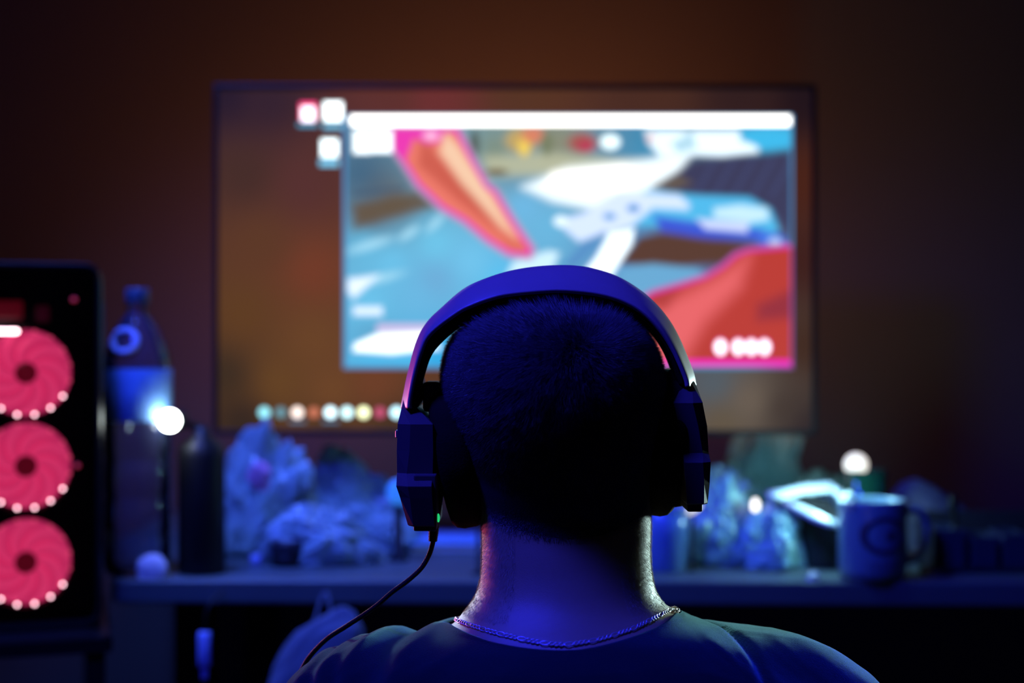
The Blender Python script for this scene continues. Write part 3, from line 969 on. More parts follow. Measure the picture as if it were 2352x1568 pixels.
def on_mug(u, z, r):
    a = u / MR
    return (r * math.sin(a), -r * math.cos(a), z)


def mug_band(cu, cz, ru, rz, w, a0=0, a1=2 * PI, n=48, skew=0.0):
    rings = []
    for k in range(n + 1):
        a = a0 + (a1 - a0) * k / n
        ring = []
        ww = w * (0.45 + 0.55 * abs(math.cos((a - PI) / 2)) ** 1.0)
        for (s, rad) in ((-1, MR - 0.0002), (-1, MR + 0.0005), (1, MR + 0.0005), (1, MR - 0.0002)):
            ring.append(on_mug(cu + (ru + s * ww) * math.cos(a), cz + (rz + s * ww * 0.7) * math.sin(a), rad))
        rings.append(ring)
    return loft(rings, True, a1 - a0 < 6.2)


cz_ = P(0, 1226, MD).z - DZM
obj('eye_print', join(mug_band(0.005, cz_ + 0.004, 0.027, 0.021, 0.0052), mug_band(0.014, cz_ + 0.004, 0.0035, 0.0035, 0.0034)), M_PRINT, mg, local=True)
obj('text_print', join(*[mug_band(0.004 + 0.009 * (k - 2), cz_ - 0.036, 0.003, 0.0025, 0.0007, n=12) for k in range(5)]), M_PRINT, mg, local=True)

# teaspoon in the mug
sp = P(1957, 1160, MD - 0.02)
pts = [P(1985, 1230, MD + 0.01), P(1972, 1180, MD - 0.005), P(1962, 1155, MD - 0.02), P(1955, 1140, MD - 0.03)]
o = empty('teaspoon', (c.x, MD, DZM + MH), 0, 'silver teaspoon leaning out of the mug', 'spoon')
obj('spoon_handle', tube(smooth_path(pts, 14), 0.0022, 8), M_METAL, o)
obj('spoon_tip', ellipsoid(P(1958, 1160, MD - 0.03), (0.0052, 0.003, 0.0052), 14, 8), M_METAL, o)

# blue cloth pouch behind the mug's right side
c = P(2150, 1330, 2.1); c.z = DZ
o = obj('cloth_pouch', crumple(c, (0.066, 0.05, 0.082), 66, amp=0.14, freq=1.2, pull=(-0.035, 0, 0)), mat('pouch_cloth', (0.12, 0.12, 0.16), 0.9, bump=0.3))
tag(o, 'dim blue cloth pouch slumped behind the mug', 'pouch')
# black gooseneck
pts = [P(2190, 1165, 1.92), P(2193, 1215, 1.92), P(2175, 1262, 1.91), P(2145, 1290, 1.9), P(2150, 1325, 1.9)]
pts[-1].z = DZ + 0.004
o = empty('gooseneck_microphone', pts[-1], 0, 'thin black bent microphone stalk right of the mug', 'microphone')
obj('stalk', tube(smooth_path(pts, 24), 0.0035, 8), M_BLACK, o)
obj('microphone_head', capsule([P(2190, 1168, 1.92), P(2188, 1145, 1.92)], [0.006, 0.006], 12, 6), M_BLACK, o)
obj('foot', lathe([(0.022, -0.004), (0.022, 0.001), (0.006, 0.006)], pts[-1], 24), M_BLACK, o)
# dim rack with small compartments at the right edge
c = P(2290, 1340, 1.9)
rk = empty('desk_rack', (c.x, 1.93, DZ), 0, 'low dark rack of small bins at the right end of the desk', 'rack')
obj('rack_frame', join(box(-0.085, 0.10, -0.03, 0.05, 0.0, 0.006, 0.001), box(-0.085, 0.10, 0.044, 0.05, 0, 0.075, 0.001), box(-0.085, -0.08, -0.03, 0.05, 0, 0.06, 0.001),
                       box(0.095, 0.10, -0.03, 0.05, 0, 0.06, 0.001)), mat('rack_grey', (0.02, 0.02, 0.03), 0.5), rk, smooth=False, local=True)
for k, (xx, hh) in enumerate(((-0.058, 0.058), (-0.015, 0.048), (0.028, 0.052), (0.07, 0.045))):
    obj('bin', join(box(xx - 0.017, xx + 0.017, -0.026, -0.022, 0.006, hh, 0.001), box(xx - 0.017, xx + 0.017, 0.036, 0.040, 0.006, hh, 0.001),
                    box(xx - 0.017, xx - 0.014, -0.022, 0.036, 0.006, hh, 0.001), box(xx + 0.014, xx + 0.017, -0.022, 0.036, 0.006, hh, 0.001),
                    box(xx - 0.017, xx + 0.017, -0.026, 0.040, 0.006, 0.009, 0.001)), mat('bin_plastic', (0.03, 0.04, 0.08), 0.5), rk, smooth=False, local=True)
c = P(1870, 1372, 1.855); c.z = DZ
o = obj('glint_scrap', crumple(c, (0.009, 0.006, 0.008), 77, sub=3), M_METAL, smooth=False)  # scrap put in for a small grey glint on the desk edge
tag(o, 'tiny foil scrap added for a glint at the front edge of the desk', 'foil scrap')

# things below the desk
c = P(722, 1560, 1.80)
o = empty('carrier_bag', (c.x, c.y, P(0, 1640, 1.80).z), 0, 'pale carrier bag hanging from the desk edge behind the left shoulder', 'bag')
obj('bag_body', crumple(Vector((c.x, c.y, P(0, 1640, 1.80).z)), (0.066, 0.024, 0.102), 91, amp=0.16, freq=1.2, pull=(0.025, 0, 0)), M_CLOTH, o)
top = P(750, 1420, 1.80)
obj('handle', tube(smooth_path([top + Vector((-0.02, 0, -0.02)), Vector((top.x - 0.005, 1.828, DZ - 0.012)), top + Vector((0.01, 0, -0.02))], 14), 0.002, 6), M_CLOTH, o)
c = P(470, 1540, 1.82)
o = empty('cable_adapter', (c.x, c.y, c.z), 0, 'small blue adapter dangling on a cable below the desk edge', 'adapter')
obj('adapter_body', join(box(c.x - 0.008, c.x + 0.008, c.y - 0.006, c.y + 0.006, c.z + 0.005, c.z + 0.050, 0.003), box(c.x - 0.004, c.x + 0.004, c.y - 0.003, c.y + 0.003, c.z - 0.01, c.z + 0.006, 0.001)),
    mat('adapter_plastic', (0.35, 0.45, 0.85), 0.5), o)
obj('cord', tube(smooth_path([Vector((c.x, c.y, c.z + 0.05)), Vector((c.x + 0.004, c.y, c.z + 0.08)), Vector((c.x + 0.02, c.y + 0.02, DZ - 0.012))], 14), 0.002, 6), M_BLACK, o)

# ------------------------------------------------------------------ the player
# rows of the body: py, left px, right px, y of widest point, y back, y front
ROWS = [
    (716, 1258, 1300, 1.100, 1.085, 1.115), (719, 1212, 1344, 1.100, 1.062, 1.140), (725, 1172, 1384, 1.100, 1.048, 1.155),
    (738, 1122, 1428, 1.100, 1.033, 1.172), (757, 1080, 1462, 1.100, 1.022, 1.185), (785, 1046, 1487, 1.100, 1.012, 1.195),
    (818, 1030, 1503, 1.100, 1.006, 1.200), (855, 1024, 1514, 1.098, 1.003, 1.203), (900, 1025, 1522, 1.095, 1.002, 1.205),
    (950, 1034, 1520, 1.092, 1.004, 1.203), (1000, 1048, 1514, 1.090, 1.008, 1.203), (1050, 1065, 1507, 1.086, 1.014, 1.205),
    (1100, 1083, 1500, 1.083, 1.020, 1.204), (1150, 1097, 1495, 1.079, 1.024, 1.200), (1180, 1103, 1494, 1.076, 1.026, 1.198),
    (1220, 1106, 1494, 1.073, 1.024, 1.195), (1260, 1107, 1493, 1.070, 1.020, 1.193), (1300, 1106, 1495, 1.067, 1.016, 1.188),
    (1330, 1103, 1499, 1.065, 1.012, 1.165), (1355, 1097, 1506, 1.063, 1.008, 1.130), (1378, 1085, 1520, 1.061, 1.003, 1.122),
    (1395, 1073, 1536, 1.059, 0.998, 1.122), (1408, 1062, 1562, 1.057, 0.994, 1.124), (1420, 1054, 1578, 1.055, 0.989, 1.126),
    (1430, 1045, 1611, 1.053, 0.985, 1.130), (1440, 1034, 1662, 1.051, 0.981, 1.134), (1452, 1006, 1732, 1.050, 0.977, 1.138),
    (1472, 902, 1814, 1.050, 0.971, 1.144), (1495, 820, 1876, 1.050, 0.965, 1.150), (1520, 752, 1926, 1.050, 0.960, 1.156),
    (1545, 712, 1962, 1.050, 0.957, 1.160), (1568, 684, 1992, 1.050, 0.955, 1.164), (1620, 645, 2032, 1.050, 0.950, 1.170),
    (1700, 625, 2058, 1.050, 0.948, 1.178), (1780, 660, 2020, 1.052, 0.950, 1.180), (1860, 720, 1960, 1.055, 0.955, 1.180),
    (2100, 775, 1905, 1.060, 0.970, 1.178), (2500, 800, 1880, 1.062, 0.975, 1.180), (2800, 775, 1905, 1.060, 0.960, 1.185),
    (2960, 800, 1880, 1.060, 0.965, 1.180), (3000, 900, 1780, 1.060, 1.000, 1.140)]
T = np.array(ROWS, float)
dens = np.linspace(0, len(T) - 1, 1600)
tab = np.empty((1600, 6))
for k in range(6):
    # Catmull-Rom per column
    col = np.concatenate([[2 * T[0, k] - T[1, k]], T[:, k], [2 * T[-1, k] - T[-2, k]]])
    i0 = np.minimum(dens.astype(int), len(T) - 2)
    u = dens - i0
    a, b_, c_, d_ = col[i0], col[i0 + 1], col[i0 + 2], col[i0 + 3]
    tab[:, k] = 0.5 * (2 * b_ + (c_ - a) * u + (2 * a - 5 * b_ + 4 * c_ - d_) * u ** 2 + (3 * b_ - a - 3 * c_ + d_) * u ** 3)
tab[:, 0] = np.maximum.accumulate(tab[:, 0] + np.arange(1600) * 1e-7)


def S(theta, py):
    """surface point(s) of head, neck and trunk; theta -90 deg = back of the body, 0 = its right in the picture"""
    theta = np.asarray(theta, float)
    py = np.asarray(py, float)
    q = [np.interp(py, tab[:, 0], tab[:, k]) for k in range(1, 6)]
    xl, xr, yc, yb, yf = q
    xl, xr = (xl - 1176) / F * yc, (xr - 1176) / F * yc
    z = ZC - (py - 784) / F * yc
    # centre drifts so that one-sided shoulders stay centred on the spine
    xc, hx = (xl + xr) / 2, (xr - xl) / 2
    n = np.interp(py, [700, 900, 1200, 1450, 1700, 2200], [2.0, 2.15, 2.2, 2.0, 2.25, 2.5])
    c, s = np.cos(theta), np.sin(theta)
    cc = np.sign(c) * np.abs(c) ** (2 / n)
    ss = np.sign(s) * np.abs(s) ** (2 / n)
    dy = np.where(s < 0, yc - yb, yf - yc)
    x = xc + hx * cc
    y = yc + dy * ss
    # face: narrow the front towards chin and brow
    fr = np.clip(s, 0, 1) * np.clip((1345 - py) / 120, 0, 1) * np.clip((py - 900) / 300, 0, 1)
    x = xc + (x - xc) * (1 - 0.22 * fr)
    z = z + 0 * x
    return np.stack([x, y, z], -1)


def Snorm(theta, py):
    e = 1e-3
    a = S(theta + e, py) - S(theta - e, py)
    b = S(theta, py + 0.5) - S(theta, py - 0.5)
    n = np.cross(b, a)
    n /= np.linalg.norm(n, axis=-1, keepdims=True) + 1e-12
    return n


# check of the outward direction
_s = Snorm(np.array([-PI / 2]), np.array([1000.0]))[0]
SGN = 1.0 if _s[1] < 0 else -1.0
pl = empty('person', (P(1300, 0, 1.06).x, 1.06, 0), 0, 'person seen from behind at the desk in dark t-shirt and headset', 'person')
NT = 96
rows_py = np.concatenate([np.linspace(716, 760, 14), np.linspace(766, 1390, 90), np.linspace(1394, 1580, 60), np.linspace(1600, 3000, 60)])
th = np.linspace(-PI, PI, NT, endpoint=False)
neck_rows = np.interp(np.degrees((th + 2 * PI) % (2 * PI)), [0, 25, 90, 155, 180, 205, 225, 250, 270, 290, 315, 335, 360],
                      [1402, 1428, 1465, 1448, 1434, 1434, 1438, 1446, 1451, 1446, 1430, 1414, 1402])
rings = []
for p in rows_py:          # the body lies a few millimetres inside the shirt below the neckline
    sink = 0.0105 * np.clip((p - neck_rows - 6) / 24, 0, 1)
    pr_ = np.full(NT, p)
    rings.append(S(th, pr_) - Snorm(th, pr_) * SGN * sink[:, None])
core = loft([r.tolist() for r in rings])
xs = P(1300, 0, 1.06).x
extra = [core]
zrel = lambda r: ZC + r
# nose, brows, lips, chin, ears
extra.append(capsule([(xs - 0.003, 1.200, zrel(-0.035)), (xs - 0.003, 1.216, zrel(-0.060)), (xs - 0.003, 1.222, zrel(-0.075))], [0.008, 0.010, 0.012], 10, 5))
extra.append(capsule([(xs - 0.045, 1.190, zrel(-0.022)), (xs - 0.003, 1.206, zrel(-0.026)), (xs + 0.039, 1.190, zrel(-0.022))], [0.008, 0.009, 0.008], 10, 6))
extra.append(capsule([(xs - 0.022, 1.196, zrel(-0.104)), (xs - 0.003, 1.208, zrel(-0.103)), (xs + 0.016, 1.196, zrel(-0.104))], [0.004, 0.007, 0.004], 10, 6))
extra.append(ellipsoid((xs - 0.003, 1.190, zrel(-0.135)), (0.024, 0.020, 0.018)))
for s in (-1, 1):
    extra.append(ellipsoid((xs - 0.012 + s * 0.074, 1.105, zrel(-0.068)), (0.008, 0.018, 0.030)))
# arms with hands resting on the thighs, legs
for s in (-1, 1):
    sh = Vector((xs + s * 0.165, 1.055, zrel(-0.305)))
    el = Vector((xs + s * 0.255, 1.12, zrel(-0.545)))
    wr_ = Vector((xs + s * 0.13, 1.36, zrel(-0.585)))
    extra.append(capsule([sh, (sh + el) / 2, el], [0.052, 0.046, 0.038], 16, 8))
    extra.append(capsule([el, el.lerp(wr_, 0.35), wr_], [0.038, 0.040, 0.026], 16, 8))
    palm = wr_ + Vector((-s * 0.028, 0.05, -0.004))
    extra.append(capsule([wr_, palm], [0.024, 0.028], 12, 5))
    for k, L in enumerate((0.062, 0.072, 0.068, 0.054)):
        b0 = palm + Vector(((k - 1.5) * 0.017 * s, 0.022, 0.0))
        extra.append(capsule([b0, b0 + Vector((-s * 0.006, L * 0.5, 0.002)), b0 + Vector((-s * 0.010, L * 0.85, -0.018))], [0.010, 0.009, 0.0075], 8, 4))
    extra.append(capsule([wr_ + Vector((-s * 0.024, 0.018, 0.004)), palm + Vector((-s * 0.042, 0.018, 0.004)), palm + Vector((-s * 0.048, 0.044, -0.006))], [0.012, 0.011, 0.009], 8, 4))
body_vf = join(*extra)
body = obj('body', body_vf, M_SKIN, pl)
md = body.modifiers.new('remesh', 'REMESH')
md.mode = 'VOXEL'
md.voxel_size = 0.0032
md.use_smooth_shade = True
md = body.modifiers.new('smooth', 'SMOOTH')
md.factor = 0.5
md.iterations = 6
bpy.context.view_layer.update()
dg = bpy.context.evaluated_depsgraph_get()
me2 = bpy.data.meshes.new_from_object(body.evaluated_get(dg))
body.modifiers.clear()
body.data = me2
if not me2.materials:
    me2.materials.append(M_SKIN)
for s in (-1, 1):
    obj('eye', ellipsoid((xs - 0.003 + s * 0.032, 1.190, zrel(-0.045)), (0.011, 0.011, 0.010), 16, 10), mat('eye_white', (0.8, 0.8, 0.8), 0.1), pl)
# trousers: one garment over hips, thighs and shins
tro = []
hipc = Vector((xs, 1.06, zrel(-0.66)))
tro.append(ellipsoid(hipc, (0.185, 0.125, 0.105), 24, 12))
for s in (-1, 1):
    kn = Vector((xs + s * 0.13, 1.50, zrel(-0.655)))
    an = Vector((xs + s * 0.13, 1.56, 0.10))
    tro.append(capsule([hipc + Vector((s * 0.09, 0.02, -0.01)), kn], [0.085, 0.062], 18, 10))
    tro.append(capsule([kn, an], [0.062, 0.045], 18, 10))
trs = obj('trousers', join(*tro), M_JEAN, pl)
md = trs.modifiers.new('remesh', 'REMESH'); md.mode = 'VOXEL'; md.voxel_size = 0.008; md.use_smooth_shade = True
for s in (-1, 1):
    a = Vector((xs + s * 0.13, 1.56, 0.0))
    obj('shoe', join(capsule([a + Vector((0, -0.03, 0.045)), a + Vector((0, 0.14, 0.032))], [0.045, 0.036], 14, 8)), mat('shoe_fabric', (0.04, 0.04, 0.05), 0.7), pl)

# swivel stool that carries the player
st = empty('stool', (xs, 1.10, 0), 0, 'black swivel stool under the seated player', 'stool')
ZS = zrel(-0.765)
obj('seat', lathe([(0.001, -0.06), (0.17, -0.06), (0.20, -0.045), (0.205, -0.02), (0.19, 0.0), (0.001, 0.004)], (0, 0.02, ZS), 40, False), M_PAD, st, local=True)
obj('column', lathe([(0.03, 0.08), (0.025, 0.1), (0.022, ZS - 0.06)], (0, 0.02, 0), 20), M_METAL, st, local=True)
for k in range(5):
    a = 2 * PI * k / 5 + 0.3
    obj('leg', tube([(0, 0.02, 0.09), (0.26 * math.cos(a), 0.02 + 0.26 * math.sin(a), 0.055)], 0.014, 8), M_BLACK, st, local=True)
    obj('caster', ellipsoid((0.26 * math.cos(a), 0.02 + 0.26 * math.sin(a), 0.027), (0.026, 0.026, 0.027), 14, 8), M_BLACK, st, local=True)

# ---- t-shirt


def neck_py(t):
    """body row at which the neckline runs, by direction"""
    deg = np.degrees((np.asarray(t) + 2 * PI) % (2 * PI))       # 0 right, 90 front, 180 left, 270 back
    return np.interp(deg, [0, 25, 90, 155, 180, 205, 225, 250, 270, 290, 315, 335, 360],
                     [1399, 1425, 1462, 1445, 1429, 1429, 1432, 1439, 1443, 1439, 1424, 1409, 1399])


def solve_row(theta, curve, lo=1385.0, hi=1500.0):
    """body row at which the surface, in direction theta, meets a height curve given over px"""
    cx_, cy_ = np.array(curve, float).T
    lo = np.full(len(theta), lo); hi = np.full(len(theta), hi)
    for _ in range(30):
        m = (lo + hi) / 2
        q = S(theta, m)
        qx = 1176 + q[:, 0] / q[:, 1] * F
        qy = 784 - (q[:, 2] - ZC) / q[:, 1] * F
        g = qy - np.interp(qx, cx_, cy_)
        hi = np.where(g > 0, m, hi)
        lo = np.where(g > 0, lo, m)
    return (lo + hi) / 2


def around(theta, curve, right, front, left):
    """full loop: solved over the back, interpolated over the front"""
    deg = np.degrees((theta + 2 * PI) % (2 * PI))
    back = solve_row(theta, curve)
    a0 = solve_row(np.array([-0.06, -PI + 0.06]), curve)
    fr = np.interp(deg, [0, 30, 90, 150, 180], [a0[0], a0[0] + right, front, a0[1] + left, a0[1]])
    return np.where((deg > 183) & (deg < 357), back, fr)


NECK_CURVE = [(1000, 1428), (1039, 1441), (1090, 1466), (1172, 1490), (1274, 1501), (1342, 1498), (1444, 1475), (1512, 1446), (1556, 1412), (1600, 1372)]
CHAIN_CURVE = [(1000, 1408), (1053, 1427), (1111, 1447), (1158, 1460), (1254, 1481), (1301, 1484), (1376, 1472), (1444, 1450), (1492, 1427), (1543, 1400), (1600, 1366)]
NS = 220
ths = np.linspace(-PI, PI, NS, endpoint=False)
npy = around(ths, NECK_CURVE, 26, 1470, 26)
npy = np.convolve(np.concatenate([npy[-6:], npy, npy[:6]]), np.ones(13) / 13, 'valid')
rings = []
us = np.concatenate([np.linspace(0, 0.13, 90), np.linspace(0.135, 1, 70)])
BUMPS = [(888, 0.0046, 0.010), (942, -0.0050, 0.011), (1012, 0.0022, 0.009), (826, 0.0030, 0.007), (798, -0.0012, 0.005), (770, 0.0018, 0.006),
         (1665, -0.0045, 0.035), (1627, -0.0040, 0.005), (1608, 0.0012, 0.005)]
for iu, u in enumerate(us):
    py = npy + (2930 - npy) * u
    p = S(ths, py)
    nn = Snorm(ths, py) * SGN
    off = 0.0022 + 0.0018 * min(1, u * 30)
    # folds
    w = np.zeros(NS)
    for j in range(NS):
        q = Vector(p[j])
        dx = (q.x - xs)
        s = 1 if dx > 0 else -1
        fold = Vector((abs(dx) * 9 + s * 3, (q.z + 0.55 * abs(dx)) * 34, q.y * 10))
        f1 = noise.noise(fold)
        f2 = noise.noise(fold * 2.1 + Vector((5, 1, 2)))
        w[j] = (0.0024 * (1 - abs(f1) * 2.4) + 0.0012 * f2 + 0.0012 * (0.5 - abs(noise.noise(Vector((fold.x * 1.2, fold.y * 3.2 + fold.x * 3, fold.z)))))) * min(1, u * 22) * min(1, abs(dx) * 9)
        for bx_, am, sg in BUMPS:
            b3 = P(bx_, 1440, 1.08)
            dd = (q.x - b3.x + (q.y - 1.08) * 0.25 * s) ** 2 / (sg * sg)
            if dd < 8:
                w[j] += am * math.exp(-dd) * min(1, u * 260 + 0.15) * min(1.0, max(0.0, 1.6 * nn[j][2] - 0.2))
    rings.append(p + nn * (off + w)[:, None])
# rolled collar edge
c0 = rings[0]
nn0 = Snorm(ths, npy) * SGN
inner = S(ths, npy - 1.0) + nn0 * 0.0004
edge = S(ths, npy - 2.5) + nn0 * 0.0016
rings = [inner, edge] + rings
v, f = loft([r.tolist() for r in rings], True, False)
sleeves = []
for s in (-1, 1):
    sh = Vector((xs + s * 0.165, 1.055, zrel(-0.305)))
    el = Vector((xs + s * 0.235, 1.10, zrel(-0.47)))
    sleeves.append(capsule([sh, (sh + el) / 2, el], [0.058, 0.061, 0.060], 28, 10))
shirt = obj('tshirt', join((v, f), *sleeves), M_SHIRT, pl)
# ---- hair


def strands(roots, dirs, length, rad, name, m, curl=0.25, segs=3, rnd=0.25):
    n = len(roots)
    L = length[:, None]
    d0 = dirs / np.linalg.norm(dirs, axis=1, keepdims=True)
    g = np.array([0, 0, -1.0])
    d1 = d0 + g * curl + rng.normal(0, rnd, (n, 3))
    d1 /= np.linalg.norm(d1, axis=1, keepdims=True)
    pts = [roots]
    for k in range(segs):
        t = (k + 0.5) / segs
        dd = d0 * (1 - t) + d1 * t
        pts.append(pts[-1] + dd * L / segs)
    ref = rng.normal(0, 1, (n, 3))
    a = np.cross(d0, ref); a /= np.linalg.norm(a, axis=1, keepdims=True) + 1e-9
    b = np.cross(d0, a)
    verts = []
    for k in range(segs):
        r = rad * (1 - 0.75 * k / segs)
        for q in range(3):
            ang = 2 * PI * q / 3
            verts.append(pts[k] + (a * math.cos(ang) + b * math.sin(ang)) * (r if np.isscalar(r) else r[:, None]))
    verts.append(pts[-1])
    Vv = np.stack(verts, 1).reshape(-1, 3)
    per = segs * 3 + 1
    fc = []
    for k in range(segs - 1):
        for q in range(3):
            q2 = (q + 1) % 3
            fc.append((k * 3 + q, k * 3 + q2, (k + 1) * 3 + q2)); fc.append((k * 3 + q, (k + 1) * 3 + q2, (k + 1) * 3 + q))
    for q in range(3):
        fc.append(((segs - 1) * 3 + q, (segs - 1) * 3 + (q + 1) % 3, per - 1))
    fc = np.array(fc)
    Fa = (fc[None] + (np.arange(n) * per)[:, None, None]).reshape(-1, 3)
    # fast mesh
    lo, hi = Vv.min(0), Vv.max(0)
    cc = np.array(((lo[0] + hi[0]) / 2, (lo[1] + hi[1]) / 2, lo[2]))
    me = bpy.data.meshes.new(name)
    me.vertices.add(len(Vv)); me.vertices.foreach_set('co', (Vv - cc).astype(np.float32).ravel())
    me.loops.add(Fa.size); me.loops.foreach_set('vertex_index', Fa.astype(np.int32).ravel())
    me.polygons.add(len(Fa)); me.polygons.foreach_set('loop_start', (np.arange(len(Fa)) * 3).astype(np.int32))
    me.update(calc_edges=True)
    me.polygons.foreach_set('use_smooth', [True] * len(me.polygons))
    me.materials.append(m)
    o = bpy.data.objects.new(name, me)
    COL.objects.link(o)
    o.parent = pl
    o.location = Vector(cc) - world_loc(pl)
    return o


def hair_limit(t):
    """lowest hair row by direction: nape low, over the ears higher, forehead high"""
    deg = np.degrees((t + 2 * PI) % (2 * PI))
    return np.interp(deg, [0, 30, 55, 90, 125, 150, 180, 215, 250, 270, 290, 325, 360],
                     [1090, 960, 830, 800, 830, 960, 1110, 1190, 1212, 1222, 1216, 1180, 1090])


# hair cap (undercoat) following the skull
cap_rings = []
for u in np.linspace(0, 1, 60):
    lim = hair_limit(ths)
    py = 716 + (lim - 6 - 716) * u
    cap_rings.append(S(ths, py) + Snorm(ths, py) * SGN * (0.0026 * min(1, (1 - u) * 6 + 0.15)))
v, f = loft([r.tolist() for r in cap_rings], True, False)
f.append(tuple(range(NS)))
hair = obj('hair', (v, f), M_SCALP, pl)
N = 130000
t = rng.uniform(-PI, PI, N * 3)
py = rng.uniform(716.5, 1225, N * 3)
# density by area, fewer on the hidden front
wgt = np.interp(py, [716, 725, 760, 850], [0.15, 0.4, 0.8, 1.0]) * np.where(np.sin(t) > 0.5, 0.35, 1.0)
keep = (rng.uniform(0, 1, N * 3) < wgt) & (py < hair_limit(t) + rng.normal(0, 10, N * 3))
t, py = t[keep][:N], py[keep][:N]
root = S(t, py)
nrm = Snorm(t, py) * SGN
wh = S(np.array([-1.25]), np.array([772.0]))[0]
rad_ = root - wh
rad_ -= nrm * (rad_ * nrm).sum(1, keepdims=True)
dist = np.linalg.norm(rad_, axis=1, keepdims=True)
rad_ = rad_ / (dist + 0.004)
swirl = np.cross(nrm, rad_)
cl = np.array([noise.noise(Vector(p) * 120.0) for p in root[:, :].tolist()])
cl2 = np.array([noise.noise(Vector(p) * 55.0 + Vector((9, 3, 1))) for p in root.tolist()])
dirs = nrm * 0.70 + rad_ * (0.62 + 0.18 * cl2[:, None]) + swirl * (0.25 * np.exp(-dist * 30) + 0.16 * cl[:, None]) + rng.normal(0, 0.10, root.shape)
fade = np.interp(hair_limit(t) - py, [-20, 20, 120, 300], [0.25, 0.4, 0.75, 1.0])
length = (1 - 0.52 * np.cos(t) ** 2 * np.clip((py - 730) / 60, 0, 1)) * np.interp(py, [716, 800, 950, 1100, 1225], [0.0155, 0.0145, 0.0115, 0.008, 0.005]) * fade * rng.uniform(0.65, 1.2, len(py)) * (1 + 0.2 * cl)
hs = strands(root, dirs, np.maximum(length, 0.001), 0.00015, 'hair_strands', M_HAIR, 0.10, 3, 0.12)
hs.parent = hair
hs.location = Vector(hs.location) - Vector(hair.location)
hs['kind'] = 'stuff'
# fine short hairs on the neck and jaw
n = 16000
t = np.where(rng.uniform(size=n) < 0.5, rng.uniform(-0.95, 0.35, n), rng.uniform(PI - 0.35, PI + 0.95, n))
py = rng.uniform(1120, 1405, n)
root = S(t, py); nrm = Snorm(t, py) * SGN
fz_ = strands(root, nrm * 0.7 + np.array([0, -0.3, -0.8]), rng.uniform(0.0012, 0.0034, n), 0.00006, 'neck_hair', M_FUZZ, 0.3)
fz_['kind'] = 'stuff'

# ------------------------------------------------------------------ necklace
nk = empty('necklace', (xs, 1.05, P(0, 1440, 1.05).z), 0, 'thin silver figaro chain around the neck', 'necklace')
tt = np.linspace(-PI, PI, 1601)
deg = np.degrees((tt + 2 * PI) % (2 * PI))
cpy = around(tt, CHAIN_CURVE, 24, 1460, 24)
ker = np.ones(61) / 61
cpy = np.convolve(np.concatenate([cpy[-31:-1], cpy, cpy[1:31]]), ker, 'valid')
cp = S(tt, cpy) + Snorm(tt, cpy) * SGN * 0.0015
sg = np.linalg.norm(np.diff(cp, axis=0), axis=1)
arc = np.concatenate([[0], np.cumsum(sg)])


def link_vf(a, b, r):
    pts = [(a * math.cos(2 * PI * k / 16), b * math.sin(2 * PI * k / 16), 0) for k in range(16)]
    V, Fc = [], []
    n_ = 6
    for k in range(16):
        an = 2 * PI * k / 16
        nx, ny = math.cos(an), math.sin(an)
        for q in range(n_):
            b2 = 2 * PI * q / n_
            V.append((pts[k][0] + nx * r * math.cos(b2), pts[k][1] + ny * r * math.cos(b2), r * math.sin(b2)))
    for k in range(16):
        for q in range(n_):
            k2, q2 = (k + 1) % 16, (q + 1) % n_
            Fc.append((k * n_ + q, k2 * n_ + q, k2 * n_ + q2, k * n_ + q2))
    return V, Fc


L_S, L_L = link_vf(0.00165, 0.00115, 0.00046), link_vf(0.0032, 0.00130, 0.00046)
s_ = 0.0
idx = 0
while s_ < arc[-1] - 0.002:
    long_ = idx % 4 == 3
    step = 0.0024 if not long_ else 0.0040
    s_ += step * (0.72 if not long_ else 0.85)
    p = Vector([np.interp(s_, arc, cp[:, k]) for k in range(3)])
    p2 = Vector([np.interp(min(s_ + 0.001, arc[-1]), arc, cp[:, k]) for k in range(3)])
    tdir = (p2 - p).normalized() if (p2 - p).length > 1e-6 else tdir
    ta = float(np.interp(s_, arc, tt)); pa = float(np.interp(s_, arc, cpy))
    nv = Vector((Snorm(np.array([ta]), np.array([pa]))[0] * SGN).tolist())
    bn = nv.cross(tdir).normalized(); nv = tdir.cross(bn)
    M = Matrix((tdir, bn, nv)).transposed() @ Matrix.Rotation(0.42, 3, 'Z') @ Matrix.Rotation(0.55 if not long_ else 0.25, 3, 'X')
    if long_:
        M = Matrix((tdir, bn, nv)).transposed() @ Matrix.Rotation(0.10, 3, 'Z') @ Matrix.Rotation(0.25, 3, 'X')
    lo_ = raw('long_link' if long_ else 'chain_link', L_L if long_ else L_S, M_METAL, nk)
    lo_.location = p - Vector(nk.location)
    lo_.rotation_euler = M.to_euler()
    s_ += step * (0.72 if not long_ else 0.85)
    idx += 1

# ------------------------------------------------------------------ headset
hd = empty('headset', P(1270, 1000, 1.08), 0, 'large over-ear gaming headset worn by the person', 'headset')
OUT = [(920, 938), (924, 915), (936, 857), (956, 784), (980, 740), (1014, 706), (1066, 662), (1123, 636), (1183, 619), (1249, 610), (1314, 609), (1366, 617),
       (1422, 636), (1478, 671), (1522, 714), (1556, 766), (1591, 849), (1599, 884)]
INN = [(938, 938), (940, 915), (950, 862), (966, 805), (988, 764), (1049, 717), (1085, 699), (1123, 685), (1165, 675), (1245, 667), (1300, 666), (1370, 673),
       (1426, 688), (1474, 714), (1518, 757), (1550, 805), (1576, 864), (1582, 888)]
PADL = [(954, 938), (956, 920), (968, 872), (984, 822), (1006, 790), (1052, 750), (1085, 735), (1130, 724), (1175, 716), (1245, 711), (1300, 711), (1370, 716),
        (1430, 726), (1476, 744), (1508, 772), (1534, 812), (1556, 868), (1562, 890)]


def path_px(L, d, n=90):
    return smooth_path([P(a, b, d) for a, b in L], n)


